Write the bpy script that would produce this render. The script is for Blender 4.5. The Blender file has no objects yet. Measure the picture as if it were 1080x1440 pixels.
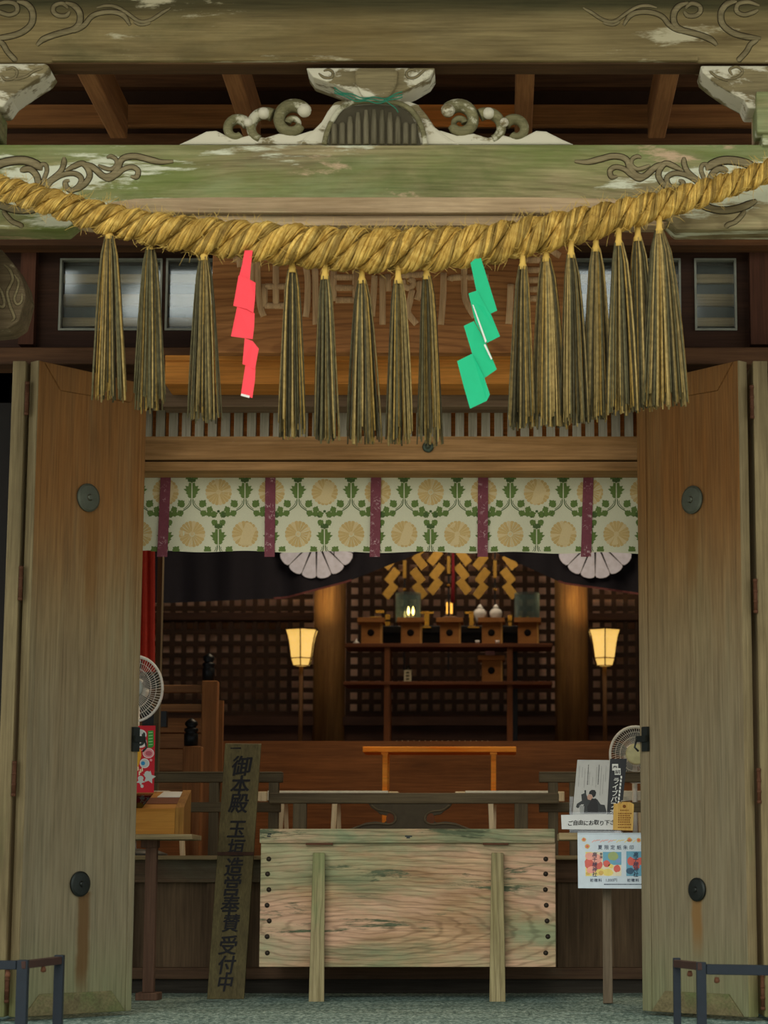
import bpy, bmesh, math, random
from mathutils import Vector, Matrix
random.seed(7)
R = math.radians
SC = bpy.context.scene
COL = SC.collection

# ------------------------------------------------------------------ camera model
F = 3200.0; CX, CY = 700.0, 720.0
PITCH = math.atan(0.1625)
SP, CP = math.sin(PITCH), math.cos(PITCH)
def P(px, py, Y):
    u = (px-CX)/F; v = (CY-py)/F
    k = Y/(CP - v*SP)
    return Vector((u*k, Y, (SP+v*CP)*k))
def Xp(px, py, Y): return P(px, py, Y).x
def Zp(py, Y): return P(CX, py, Y).z
def onplane(px, py, p0, n):
    r=P(px,py,1.0); return r*(Vector(p0).dot(n)/r.dot(n))
def S(Y): return Y/F            # metres per pixel at depth Y

# ------------------------------------------------------------------ mesh builder
class MB:
    def __init__(self):
        self.bm = bmesh.new(); self.uv = self.bm.loops.layers.uv.new('UVMap')
    def face(self, vs, m=0, smooth=False):
        try: f = self.bm.faces.new(vs)
        except ValueError: return None
        f.material_index = m; f.smooth = smooth
        return f
    def v(self, p): return self.bm.verts.new(p)
    def hexa(self, c, m=0):
        vs = [self.v(p) for p in c]
        for q in ((0,3,2,1),(4,5,6,7),(0,1,5,4),(1,2,6,5),(2,3,7,6),(3,0,4,7)):
            self.face([vs[i] for i in q], m)
    def box(self, x0,x1,y0,y1,z0,z1, m=0):
        self.hexa([(x0,y0,z0),(x1,y0,z0),(x1,y1,z0),(x0,y1,z0),(x0,y0,z1),(x1,y0,z1),(x1,y1,z1),(x0,y1,z1)], m)
    def pbox(self, xa,xb,ya,yb, Y, d, m=0):
        """box whose front (at depth Y) spans these photo pixels, d metres deep"""
        ym = (ya+yb)/2
        self.box(Xp(xa,ym,Y), Xp(xb,ym,Y), Y, Y+d, Zp(yb,Y), Zp(ya,Y), m)
    def obox(self, o, ax, ay, az, m=0):
        o=Vector(o); ax=Vector(ax); ay=Vector(ay); az=Vector(az)
        self.hexa([o, o+ax, o+ax+ay, o+ay, o+az, o+ax+az, o+ax+ay+az, o+ay+az], m)
    def bar(self, a, b, w, h, m=0, up=(0,0,1)):
        a=Vector(a); b=Vector(b); d=(b-a).normalized(); up=Vector(up)
        s=d.cross(up)
        if s.length<1e-4: s=d.cross(Vector((1,0,0)))
        s.normalize(); t=s.cross(d).normalized()
        s=s*w; t=t*h
        self.obox(a - s/2 - t/2, s, b-a, t, m)
    def prism(self, pts, off, m=0, mside=None):
        """pts: list of 3D points of a planar polygon, off: extrusion vector"""
        off=Vector(off)
        A=[self.v(Vector(p)) for p in pts]; B=[self.v(Vector(p)+off) for p in pts]
        self.face(A, m); self.face(B[::-1], m)
        n=len(A)
        for i in range(n):
            self.face([A[i],B[i],B[(i+1)%n],A[(i+1)%n]], m if mside is None else mside)
    def pprism(self, px, Y, d, m=0, mside=None):
        self.prism([P(x,y,Y) for x,y in px], (0,d,0), m, mside)
    def poly(self, pts, m=0):
        return self.face([self.v(p) for p in pts], m)
    def tube(self, pts, rad, n=8, m=0, squash=None, cap=True, uvlen=None, smooth=True, ref=None):
        pts=[Vector(p) for p in pts]
        if not hasattr(rad,'__len__'): rad=[rad]*len(pts)
        rings=[]; N=len(pts); L=0
        pn=None
        for i,p in enumerate(pts):
            t=(pts[min(i+1,N-1)]-pts[max(i-1,0)])
            if t.length<1e-9: t=Vector((0,0,1))
            t.normalize()
            if ref is not None: a=Vector(ref)
            elif pn is None: a=Vector((0,1,0)) if abs(t.y)<0.9 else Vector((1,0,0))
            else: a=pn
            a=(a-t*a.dot(t))
            if a.length<1e-6: a=Vector((1,0,0))-t*t.x
            a.normalize(); b=t.cross(a); pn=a
            if i: L+=(p-pts[i-1]).length
            sq=1 if squash is None else squash
            rings.append(([self.v(p+(a*math.cos(2*math.pi*k/n)*sq+b*math.sin(2*math.pi*k/n))*rad[i]) for k in range(n)],L))
        for i in range(N-1):
            r0,l0=rings[i]; r1,l1=rings[i+1]
            for k in range(n):
                f=self.face([r0[k],r0[(k+1)%n],r1[(k+1)%n],r1[k]], m, smooth)
                if f:
                    for lp,(uu,vv) in zip(f.loops,((l0,k/n),(l0,(k+1)/n),(l1,(k+1)/n),(l1,k/n))): lp[self.uv].uv=(uu,vv)
        if cap:
            self.face(rings[0][0][::-1], m); self.face(rings[-1][0], m)
    def cyl(self, a, b, r0, r1=None, n=16, m=0, smooth=True):
        self.tube([a,b],[r0, r0 if r1 is None else r1], n, m, smooth=smooth)
    def lathe(self, c, prof, n=20, m=0, axis='Z', cap=True):
        c=Vector(c); rings=[]
        for r,h in prof:
            ring=[]
            for k in range(n):
                a=2*math.pi*k/n; q=(r*math.cos(a), r*math.sin(a))
                ring.append(self.v(c+(Vector((q[0],q[1],h)) if axis=='Z' else Vector((q[0],h,q[1])))))
            rings.append(ring)
        for i in range(len(rings)-1):
            for k in range(n): self.face([rings[i][k],rings[i][(k+1)%n],rings[i+1][(k+1)%n],rings[i+1][k]], m, True)
        if cap: self.face(rings[0][::-1], m); self.face(rings[-1], m)
    def disc(self, c, r, ax=(1,0,0), az=(0,0,1), n=24, m=0, rz=None):
        c=Vector(c); ax=Vector(ax); az=Vector(az); rz=r if rz is None else rz
        self.face([self.v(c+ax*r*math.cos(2*math.pi*k/n)+az*rz*math.sin(2*math.pi*k/n)) for k in range(n)], m)
    def text(self, body, c, size, ax=(1,0,0), az=(0,0,1), ext=0.0005, m=0, offset=0.0, sx=1.0, shear=0.0, align='CENTER', bold=0.0):
        if bold:
            A=Vector(ax).normalized()*size*bold; B=Vector(az).normalized()*size*bold
            for i,(p,q) in enumerate(((-1,0),(1,0),(0,-.7),(0,.7),(.6,.6),(-.6,-.6))):
                self.text(body, Vector(c)+A*p+B*q, size, ax, az, ext+.00006*i, m, offset, sx, shear, align)
            return
        cu=bpy.data.curves.new('t','FONT'); cu.body=body; cu.size=1.0; cu.extrude=0; cu.offset=offset; cu.shear=shear
        cu.align_x=align; cu.align_y='CENTER'; cu.resolution_u=3
        o=bpy.data.objects.new('t',cu); COL.objects.link(o); bpy.context.view_layer.update()
        me=bpy.data.meshes.new_from_object(o.evaluated_get(bpy.context.evaluated_depsgraph_get()))
        c=Vector(c); ax=Vector(ax).normalized(); az=Vector(az).normalized(); nrm=ax.cross(az)  # toward the viewer for ax=+x, az=+z is -y
        if me.vertices:
            ys=[v.co.y for v in me.vertices]; mid=(min(ys)+max(ys))/2
            vs=[self.v(c+ax*v.co.x*size*sx+az*(v.co.y-mid)*size+nrm*ext) for v in me.vertices]
            for p in me.polygons:
                self.face([vs[i] for i in p.vertices], m)
        bpy.data.objects.remove(o); bpy.data.curves.remove(cu); bpy.data.meshes.remove(me)
    def shade(self):
        for f in self.bm.faces: f.smooth=True
    def bounds(self):
        xs=[v.co for v in self.bm.verts]
        lo=Vector((min(p.x for p in xs),min(p.y for p in xs),min(p.z for p in xs)))
        hi=Vector((max(p.x for p in xs),max(p.y for p in xs),max(p.z for p in xs)))
        return lo,hi

def nm(label): return label
def finish(o, label=None, cat=None, group=None, kind=None):
    if label: o['label']=label
    if cat: o['category']=cat
    if group: o['group']=group
    if kind: o['kind']=kind
    return o
def build(name, mb, mats, parent=None, base=None, bevel=0, recalc=True):
    if base is None: base=Vector((0,0,0)) if parent is None else Vector(parent['_b'])
    base=Vector(base)
    if recalc: bmesh.ops.recalc_face_normals(mb.bm, faces=mb.bm.faces)
    for v in mb.bm.verts: v.co-=base
    me=bpy.data.meshes.new(name); mb.bm.to_mesh(me); mb.bm.free()
    if not isinstance(mats,(list,tuple)): mats=[mats]
    for m in mats: me.materials.append(m)
    o=bpy.data.objects.new(name,me); COL.objects.link(o)
    if parent is not None: o.parent=parent
    else: o.location=base
    o['_b']=tuple(base)
    if bevel:
        b=o.modifiers.new('b','BEVEL'); b.width=bevel; b.segments=2; b.limit_method='ANGLE'; b.angle_limit=R(40)
    return o
def thing(name, label, cat, base, group=None, kind=None):
    o=bpy.data.objects.new(name,None); COL.objects.link(o); o.location=base; o['_b']=tuple(base)
    o.empty_display_size=.05
    return finish(o,label,cat,group,kind)
def single(name, mb, mats, label, cat, group=None, kind=None, bevel=0):
    lo,hi=mb.bounds()
    o=build(name, mb, mats, None, ((lo.x+hi.x)/2,(lo.y+hi.y)/2,lo.z), bevel)
    return finish(o,label,cat,group,kind)
def copy_thing(root, loc, label=None):
    r=root.copy(); COL.objects.link(r); r.location=loc
    if label: r['label']=label
    for ch in list(root.children):
        c=ch.copy(); COL.objects.link(c); c.parent=r
        for g in ch.children:
            d=g.copy(); COL.objects.link(d); d.parent=c
    return r

# ------------------------------------------------------------------ materials
def srgb(c):
    if isinstance(c,str): c=tuple(int(c[i:i+2],16) for i in (0,2,4))
    r=[]
    for x in c:
        x=x/255.0
        r.append(x/12.92 if x<=0.04045 else ((x+0.055)/1.055)**2.4)
    return (*r,1)
MATS={}
class NT:
    def __init__(self, name):
        self.m=bpy.data.materials.new(name); self.m.use_nodes=True
        self.t=self.m.node_tree; self.n=self.t.nodes; self.l=self.t.links
        self.b=self.n['Principled BSDF']; self.b.inputs['Specular IOR Level'].default_value=0.25
        self.tc=None
    def add(self, ty, **kw):
        n=self.n.new(ty)
        for k,v in kw.items(): setattr(n,k,v)
        return n
    def put(self, sock, val):
        if hasattr(val,'is_linked'): self.l.new(val, sock)
        else: sock.default_value=val
    def coord(self, scale=(1,1,1), kind='Object'):
        if self.tc is None: self.tc=self.add('ShaderNodeTexCoord')
        mp=self.add('ShaderNodeMapping'); mp.inputs['Scale'].default_value=scale
        self.l.new(self.tc.outputs[kind], mp.inputs['Vector']); return mp.outputs['Vector']
    def noise(self, vec, scale=1, detail=6, rough=.6, dist=0):
        n=self.add('ShaderNodeTexNoise'); self.l.new(vec,n.inputs['Vector'])
        n.inputs['Scale'].default_value=scale; n.inputs['Detail'].default_value=detail; n.inputs['Roughness'].default_value=rough; n.inputs['Distortion'].default_value=dist
        return n.outputs['Fac']
    def ramp(self, fac, stops, interp='LINEAR'):
        r=self.add('ShaderNodeValToRGB'); r.color_ramp.interpolation=interp
        e=r.color_ramp.elements
        while len(e)<len(stops): e.new(0.5)
        for k,(p,c) in enumerate(stops): e[k].position=p; e[k].color=c
        self.l.new(fac,r.inputs['Fac']); return r.outputs['Color']
    def mix(self, fac, a, b, mode='MIX'):
        n=self.add('ShaderNodeMix', data_type='RGBA', blend_type=mode)
        self.put(n.inputs['Factor'],fac); self.put(n.inputs['A'],a); self.put(n.inputs['B'],b)
        return n.outputs['Result']
    def math(self, op, a, b=0.0, c=None, clamp=False):
        n=self.add('ShaderNodeMath', operation=op, use_clamp=clamp)
        self.put(n.inputs[0],a); self.put(n.inputs[1],b)
        if c is not None: self.put(n.inputs[2],c)
        return n.outputs[0]
    def maprange(self, v, a,b,c=0.0,d=1.0):
        n=self.add('ShaderNodeMapRange', interpolation_type='SMOOTHSTEP'); self.put(n.inputs[0],v)
        for i,x in enumerate((a,b,c,d)): n.inputs[i+1].default_value=x
        return n.outputs[0]
    def pos(self):
        g=self.add('ShaderNodeNewGeometry'); s=self.add('ShaderNodeSeparateXYZ'); self.l.new(g.outputs['Position'],s.inputs[0]); return s.outputs
    def bump(self, h, strength=.3, dist=.01):
        b=self.add('ShaderNodeBump'); b.inputs['Strength'].default_value=strength; b.inputs['Distance'].default_value=dist
        self.l.new(h,b.inputs['Height']); self.l.new(b.outputs['Normal'], self.b.inputs['Normal'])
    def out(self, col=None, rough=.75, **kw):
        if col is not None: self.put(self.b.inputs['Base Color'],col)
        self.put(self.b.inputs['Roughness'],rough)
        for k,v in kw.items(): self.put(self.b.inputs[k.replace('_',' ')],v)
        return self.m
BLK=(0,0,0,1); WHT=(1,1,1,1)

def plain(name, c, rough=.6, metal=0, var=.12, scale=30, **kw):
    if name in MATS: return MATS[name]
    t=NT(name); c=srgb(c)
    n=t.noise(t.coord(), scale, 4)
    lo=tuple(x*(1-var) for x in c[:3])+(1,); hi=tuple(min(1,x*(1+var)) for x in c[:3])+(1,)
    MATS[name]=t.out(t.ramp(n,[(.3,lo),(.7,hi)]), rough, Metallic=metal, **kw); return MATS[name]

def wood(name, c1, c2, axis='X', scale=1.0, rough=.78, moss=None, flake=None, zmix=None, stains=None, streak=.5, bump=.25, knots=False, cath=0):
    """c1 dark, c2 light; moss=[(colour, amount 0-1, blotch scale, stretch)], flake same, zmix=(z0,z1,colour,strength) tint by world height"""
    t=NT(name); c1=srgb(c1); c2=srgb(c2)
    st={'X':(1.2,14,14),'Y':(14,1.2,14),'Z':(14,14,1.2)}[axis]; st=tuple(s*scale for s in st)
    fine={'X':(4,120,120),'Y':(120,4,120),'Z':(120,120,4)}[axis]; fine=tuple(s*scale for s in fine)
    v=t.coord(st); n1=t.noise(v,1,7,.62,.6)
    col=t.ramp(n1,[(.3,c1),(.68,c2)])
    n2=t.noise(t.coord(fine),1,4,.6)
    col=t.mix(streak, col, t.ramp(n2,[(.32,(.35,.33,.3,1)),(.62,(1,1,1,1))]), 'MULTIPLY')
    blot=t.noise(t.coord((1.7,1.7,1.7)),1.5,5,.6)
    col=t.mix(.5, col, t.ramp(blot,[(.3,(.6,.58,.56,1)),(.7,(1.15,1.15,1.1,1))]),'MULTIPLY')
    if knots:
        w=t.add('ShaderNodeTexWave', wave_type='RINGS', rings_direction='Y' if axis!='Y' else 'X')
        ms={'X':(.55,6,3.4),'Z':(3.4,6,.55),'Y':(6,.5,3)}[axis]
        t.l.new(t.coord(ms),w.inputs['Vector']); w.inputs['Scale'].default_value=4*scale; w.inputs['Distortion'].default_value=5; w.inputs['Detail'].default_value=3; w.inputs['Detail Scale'].default_value=1.2
        col=t.mix(.42,col,t.ramp(w.outputs['Fac'],[(.05,(.42,.38,.34,1)),(.4,(1,1,1,1))]),'MULTIPLY')
    k=0
    for c,amt,bs,stretch in (moss or []):
        k+=1
        ss={'X':(bs/stretch,bs,bs),'Y':(bs,bs/stretch,bs),'Z':(bs,bs,bs/stretch)}[axis]
        mp=t.coord(ss); mp.node.inputs['Location'].default_value=(k*3.1,k*1.7,k*5.3)
        f=t.noise(mp,1,8,.65,.3)
        e=.72-.4*amt
        f=t.ramp(f,[(e-.06,BLK),(e+.08,(min(1,.55+amt*.5),)*3+(1,))])
        col=t.mix(f,col,t.mix(.6,srgb(c),t.ramp(n2,[(.3,(.55,.55,.5,1)),(.65,WHT)]),'MULTIPLY'))
    pz=None
    if zmix:
        pz=t.pos()
        for (z0,z1,c,sx) in (zmix if isinstance(zmix,list) else [zmix]):
            f=t.maprange(pz[2],z0,z1); f=t.math('MULTIPLY',f,sx)
            rag=t.ramp(n1,[(.25,(.55,.55,.55,1)),(.7,WHT)]); f=t.math('MULTIPLY',f,rag)
            tinted=t.mix(.75,t.mix(1.0,col,srgb(c),'MIX'),t.ramp(n2,[(.3,(.5,.5,.48,1)),(.65,WHT)]),'MULTIPLY')
            col=t.mix(f,col,tinted)
    for c,amt,bs,stretch in (flake or []):
        k+=1
        ss={'X':(bs/stretch,bs,bs),'Y':(bs,bs/stretch,bs),'Z':(bs,bs,bs/stretch)}[axis]
        mp=t.coord(ss); mp.node.inputs['Location'].default_value=(k*2.1,k*4.7,k*1.3)
        f=t.noise(mp,1,9,.7,.2); e=.74-.3*amt
        f=t.ramp(f,[(e-.02,BLK),(e+.02,WHT)])
        col=t.mix(f,col,srgb(c))
    if cath:
        w=t.add('ShaderNodeTexWave', wave_type='RINGS', rings_direction='Y')
        mp=t.coord((1.0,3,5.2)); mp.node.inputs['Location'].default_value=(.18,0,-1.5)
        t.l.new(mp,w.inputs['Vector']); w.inputs['Scale'].default_value=3.0; w.inputs['Distortion'].default_value=9; w.inputs['Detail'].default_value=3; w.inputs['Detail Scale'].default_value=.7; w.inputs['Detail Roughness'].default_value=.65
        col=t.mix(cath,col,t.ramp(w.outputs['Fac'],[(.0,(.25,.21,.17,1)),(.22,(.85,.83,.8,1)),(.5,(1,1,1,1))]),'MULTIPLY')
    if stains:
        if pz is None: pz=t.pos()
        for x0,hw,z1,z0,c,sx in stains:
            wob=t.math('MULTIPLY',t.math('SUBTRACT',t.noise(t.coord((2,2,6)),1,3),.5),hw*1.2)
            dx=t.math('ABSOLUTE',t.math('SUBTRACT',t.math('ADD',pz[0],wob),x0))
            fx=t.maprange(dx,hw*.45,hw*1.15,1.0,0.0)
            fz=t.math('MULTIPLY',t.maprange(pz[2],z1-.01,z1,1.0,0.0),t.maprange(pz[2],z0,z0+.15))
            f=t.math('MULTIPLY',t.math('MULTIPLY',fx,fz),sx)
            col=t.mix(f,col,srgb(c))
    if bump: t.bump(t.math('ADD',n1,t.math('MULTIPLY',n2,.4)),bump,.006)
    MATS[name]=t.out(col,rough); return MATS[name]

def emit(name, c, s):
    t=NT(name); t.out(srgb(c),.5); t.b.inputs['Emission Color'].default_value=srgb(c); t.b.inputs['Emission Strength'].default_value=s
    return t.m
def glass(name, tint=(.85,.92,.9,1), alpha=.75, rough=.03):
    t=NT(name); tr=t.add('ShaderNodeBsdfTransparent'); tr.inputs['Color'].default_value=tint
    g=t.add('ShaderNodeBsdfGlossy'); g.inputs['Roughness'].default_value=rough
    fr=t.add('ShaderNodeFresnel'); fr.inputs['IOR'].default_value=1.5
    mx=t.add('ShaderNodeMixShader'); f=t.math('ADD',fr.outputs[0],1-alpha-.04,clamp=True)
    t.l.new(f,mx.inputs[0]); t.l.new(tr.outputs[0],mx.inputs[1]); t.l.new(g.outputs[0],mx.inputs[2])
    t.l.new(mx.outputs[0],t.n['Material Output'].inputs['Surface']); return t.m
# ------------------------------------------------------------------ palette
M_beam_top = wood('weathered_top_beam','6e5e3c','ac9a6c','X',1.0,moss=[('4c4e2c',.35,1.5,2.5),('8c7648',.4,1.8,3)],flake=[('c6bd9c',.56,4,5)],zmix=[(2.87,2.95,'34361e',1.0)])  # dark band at the top paints the shade under the roof overhang
M_under    = wood('beam_underside','4a3520','6e5233','X',1.0)
M_beam_mid = wood('mossy_rope_beam','8a7c58','b8a980','X',1.0,moss=[('708240',.56,1.4,2.5),('9aa678',.42,2.6,4),('556832',.30,3,3)],flake=[('d2d4ba',.60,6,7),('c4a888',.46,2.4,4)],knots=True)
M_lip      = wood('pinkish_lip','a48a66','d8bd98','X',1.0,moss=[('6e8050',.3,1.5,3)])
M_scroll   = wood('carved_scroll_wood','766a4c','a39672','X',2.0)
M_groove_shade   = plain('painted_groove_shade','2c2416',.9)  # dark ribbon colour, paints shade beside the raised vines
M_flaky    = wood('flaking_carving','7a6e50','a4966e','X',2.0,moss=[('626040',.35,3,1.5)],flake=[('d6d0b8',.80,6,2.4)])
M_flaky2   = wood('mossy_scroll_carving','6a6646','96906a','X',2.0,flake=[('c4c0a6',.62,6,1.5)])
M_rafter   = wood('rafter_wood','8a5a34','b07c4c','Y',1.0)
M_ceil     = wood('dark_board','4a301c','70492a','X',1.0)
M_ceilo    = wood('brown_board','8a5a32','ac7646','X',1.0)
M_orange   = wood('orange_board','d87830','f09a4c','X',1.0)
M_dark     = wood('dark_frame','33211a','4b3122','X',1.0)
M_darkz    = wood('dark_post','33211a','4b3122','Z',1.0)
M_lintel   = wood('brown_lintel','473020','6b4a30','X',1.0)
M_bar      = wood('honey_bar','b8742e','e89c48','X',1.0)
M_greyb    = wood('grey_brown_beam','6a5440','8f7860','X',1.0)
M_kamoi    = wood('tan_lintel','9a7040','c89a68','X',1.0,flake=[('e6d8b8',.20,9,6)])
M_slat     = wood('grey_slat','968e7a','bab2a0','Z',1.5)
M_plaque   = wood('plaque_wood','a0683a','c88a54','X',1.0,knots=True)
M_letter   = wood('plaque_letter','c49a6e','eac294','Z',2.0)
STAINC='7a5730'
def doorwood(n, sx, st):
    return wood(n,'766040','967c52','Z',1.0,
        moss=[('84805c',.28,1.0,6),('64502f',.32,1.3,6),('8f8c6c',.26,3.0,8)], zmix=[(1.45,.35,'7f755e',1.0),(.5,-.15,'827a62',.75),(-.1,-.5,'78825c',.75),(.85,1.5,'8a5826',.9)],  # height tints: mostly weathering, partly light painted into the colour
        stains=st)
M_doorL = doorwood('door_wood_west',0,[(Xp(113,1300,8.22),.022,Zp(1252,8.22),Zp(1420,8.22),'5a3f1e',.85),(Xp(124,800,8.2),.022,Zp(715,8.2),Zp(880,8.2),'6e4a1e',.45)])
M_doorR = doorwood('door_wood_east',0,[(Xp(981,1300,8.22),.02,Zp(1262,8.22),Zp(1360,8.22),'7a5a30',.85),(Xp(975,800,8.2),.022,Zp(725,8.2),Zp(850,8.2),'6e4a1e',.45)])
M_dedge = wood('door_edge_wood','76684a','9c8c68','Z',1.2,moss=[('7d8a5c',.35,1.5,5)],zmix=[(-.2,-.5,'6d7a48',.8)])
M_rail_b= wood('mossy_bottom_rail','625a40','867c5a','X',1.0,moss=[('5f6c42',.42,5,1.5)])
M_iron  = plain('dark_iron','2e3230',.45,.7)
M_bronze= plain('grey_bronze','565a4e',.5,.55)
M_rust  = plain('rusty_iron','5a3a28',.7,.4)
M_box   = wood('offering_box_wood','b08a66','dcb890','X',1.1,moss=[('dcb498',.60,2.6,3.5),('8fa27e',.49,3.0,2.6),('a6ae86',.42,4.6,5),('6c8060',.36,4.4,4)],flake=[('59624a',.53,8,6)],cath=.42,streak=.75,bump=.8)
M_boxleg= wood('offering_box_post','8a8058','b8ac84','Z',1.1,moss=[('75875a',.5,3,4)],knots=True)
M_sign  = wood('signboard_wood','51482f','6f6643','Z',1.3)
M_ink   = plain('black_ink','08080d',.6)
M_wains = wood('wainscot_wood','4e3a2a','745a44','X',1.0,moss=[('6c6a56',.25,2,2)])
M_wainsz= wood('wainscot_panel','50402e','77624a','Z',1.0)
M_railw = wood('grey_rail_wood','4c4230','6b5f48','X',1.0)
M_railz = wood('grey_rail_post','4c4230','6b5f48','Z',1.0)
M_white = plain('white_cloth','d9d4bc',.7)
M_pale  = wood('pale_leg_wood','d8bd8c','fff0c8','Z',1.0,streak=.3)
M_plank = wood('tier_plank','5c3a1e','80522c','X',1.0)
M_otab  = wood('orange_table_wood','ff8a1c','ffb850','X',1.0,streak=.3)
M_steel = plain('blue_steel','18212a',.5,.2)
M_rbrown= plain('rust_brown_paint','38241f',.6,.1)
M_inpost= wood('inner_rail_wood','62422a','84603c','X',1.0)
M_inpostz=wood('inner_post_wood','6a4426','906238','Z',1.0)
M_blackm= plain('black_metal','15181c',.4,.5)
M_stand = wood('stand_post_wood','5c4233','7a5c4a','Z',1.0)
M_standg= wood('grey_stand_post','675a48','857662','Z',1.0)
M_ptray = wood('pale_tray','8c7a58','b5a27a','X',1.0)
M_honey = wood('honey_box','b0762c','d69a48','X',1.0,streak=.3)
M_acryl = glass('clear_acrylic',(.95,.96,.96,1),.93)
M_paper = plain('white_paper','dfe0da',.6,0,.03)
M_greyp = plain('grey_paper','b9b9b4',.6,0,.05)

def stone():
    t=NT('speckled_stone'); a=t.noise(t.coord((1,.35,1)),62,5,.85); b=t.noise(t.coord((1,2,2)),3,5)
    c=t.ramp(a,[(.38,srgb('3a5250')),(.5,srgb('7b9a92')),(.62,srgb('cfe2da'))])
    c=t.mix(.6,c,t.ramp(b,[(.3,srgb('6f7c6c')),(.7,WHT)]),'MULTIPLY'); t.bump(a,.4,.004)
    return t.out(c,.85)
M_stone=stone()
def ground():
    t=NT('gravel_ground'); a=t.noise(t.coord(),40,6,.7)
    return t.out(t.ramp(a,[(.3,srgb('8e8c7c')),(.7,srgb('c4c2b2'))]),.9)
M_ground=ground()

# ------------------------------------------------------------------ the setting
AX=-0.377
Zf=P(573,1408,9.42).z            # stone floor
ZH=Zp(1203,10.15)                # hall floor
ZT=Zp(1042,13.0)                 # inner tier floor
def st(name, mb, mats, label=None, bevel=0):
    o=single(name,mb,mats,label,None,kind='structure',bevel=bevel); return o
m=MB(); m.box(-14,14,-22,7.84,-1.35,-1.30); st('ground',m,M_ground,'gravel ground in front of the hall')
m=MB(); ye=P(573,1425.5,1).z; ye=Zf/ye
m.box(AX-3.4,AX+3.4,7.86,ye-.004,-1.32,Zf); m.box(AX-3.4,AX+3.4,ye+.004,10.15,-1.32,Zf); m.box(AX-3.4,AX+3.4,ye-.004,ye+.004,-1.32,Zf-.006)
st('floor',m,M_stone,'grey speckled stone threshold slabs',bevel=.006)
m=MB(); m.box(AX-3.2,AX+3.2,10.19,13.0,ZH-.06,ZH); m.box(AX-3.2,AX+3.2,13.02,18.6,ZT-.06,ZT); st('floor_hall',m,M_plank,'raised wooden hall floor')
# hall shell
def shell(name,x0,x1,y0,y1,z0,z1,mat,label):
    m=MB(); m.box(x0,x1,y0,y1,z0,z1); st(name,m,mat,label)
shell('wall_left',AX-3.3,AX-3.2,8.72,18.7,Zf,3.4,M_ceil,'dark left wall of the hall')
shell('wall_right',AX+3.2,AX+3.3,8.72,18.7,Zf,3.4,M_ceil,'dark right wall of the hall')
shell('wall_back',AX-3.3,AX+3.3,18.2,18.3,Zf,3.4,plain('lattice_backing','d4ae94',.8,0,.3,3),'brown boarded back wall behind the lattice')
shell('ceiling',AX-3.3,AX+3.3,8.72,18.7,3.2,3.3,M_ceil,'dark ceiling of the hall')
# porch roof overhead and boards under it
m=MB(); m.box(AX-4.5,AX+4.5,5.3,8.9,3.30,3.42); st('ceiling_porch',m,M_ceil,'dark boarded porch ceiling')
# front wall above the doors: boards seen through the beam gap
Yw=8.42
m=MB()
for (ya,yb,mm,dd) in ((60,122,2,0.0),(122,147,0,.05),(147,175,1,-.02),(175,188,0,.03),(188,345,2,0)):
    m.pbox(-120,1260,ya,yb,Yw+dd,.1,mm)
m.pbox(560,745,147,176,Yw-.03,.02,3)  # extra orange strip paints the warm light on this board
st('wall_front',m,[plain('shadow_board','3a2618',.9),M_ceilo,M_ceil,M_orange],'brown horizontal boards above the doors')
# window band frame : dark timbers with two window openings each side of the plaque
WZ0,WZ1=Zp(467,8.6),Zp(366,8.6)
def fx(px): return Xp(px,420,8.6)
m=MB()
zt,zb=Zp(330,8.6),Zp(490,8.6)
m.box(fx(-160),fx(1300),8.58,8.70,WZ1,zt); m.box(fx(-160),fx(1300),8.58,8.70,zb,WZ0)
for a,b in ((-160,85),(229,234),(382,730),(868,892),(957,976),(1035,1300)): m.box(fx(a),fx(b),8.58,8.70,WZ0,WZ1)
m.box(fx(33),fx(54),8.53,8.58,zb,zt,1); m.box(fx(1052),fx(1078),8.53,8.58,zb,zt,1)
st('wall_front_upper',m,[M_dark,wood('reddish_post','45281c','5f3a28','Z',1)],'dark timber band holding the transom windows')
M_wframe=plain('window_bead','8d8f82',.5,.2)
def dusty():
    t=NT('dusty_glass'); sp=t.noise(t.coord(),160,3,.8); bl=t.noise(t.coord(),6,4)
    d=t.add('ShaderNodeBsdfDiffuse'); d.inputs['Color'].default_value=srgb('aab0a8')
    tr=t.add('ShaderNodeBsdfTransparent'); g=t.add('ShaderNodeBsdfGlossy'); g.inputs['Roughness'].default_value=.12; g.inputs['Color'].default_value=(.8,.9,.95,1)
    m1=t.add('ShaderNodeMixShader'); t.l.new(t.math('ADD',t.maprange(sp,.62,.72,0,.55),t.math('MULTIPLY',bl,.16)),m1.inputs[0]); t.l.new(tr.outputs[0],m1.inputs[1]); t.l.new(d.outputs[0],m1.inputs[2])
    m2=t.add('ShaderNodeMixShader'); m2.inputs[0].default_value=.05; t.l.new(m1.outputs[0],m2.inputs[1]); t.l.new(g.outputs[0],m2.inputs[2])
    t.l.new(m2.outputs[0],t.n['Material Output'].inputs['Surface']); return t.m
M_dusty=dusty()
M_shut=wood('shutter_slat','a0906a','c6b48a','X',1)
M_shutd=plain('shutter_gap','5a6462',.8)
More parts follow.
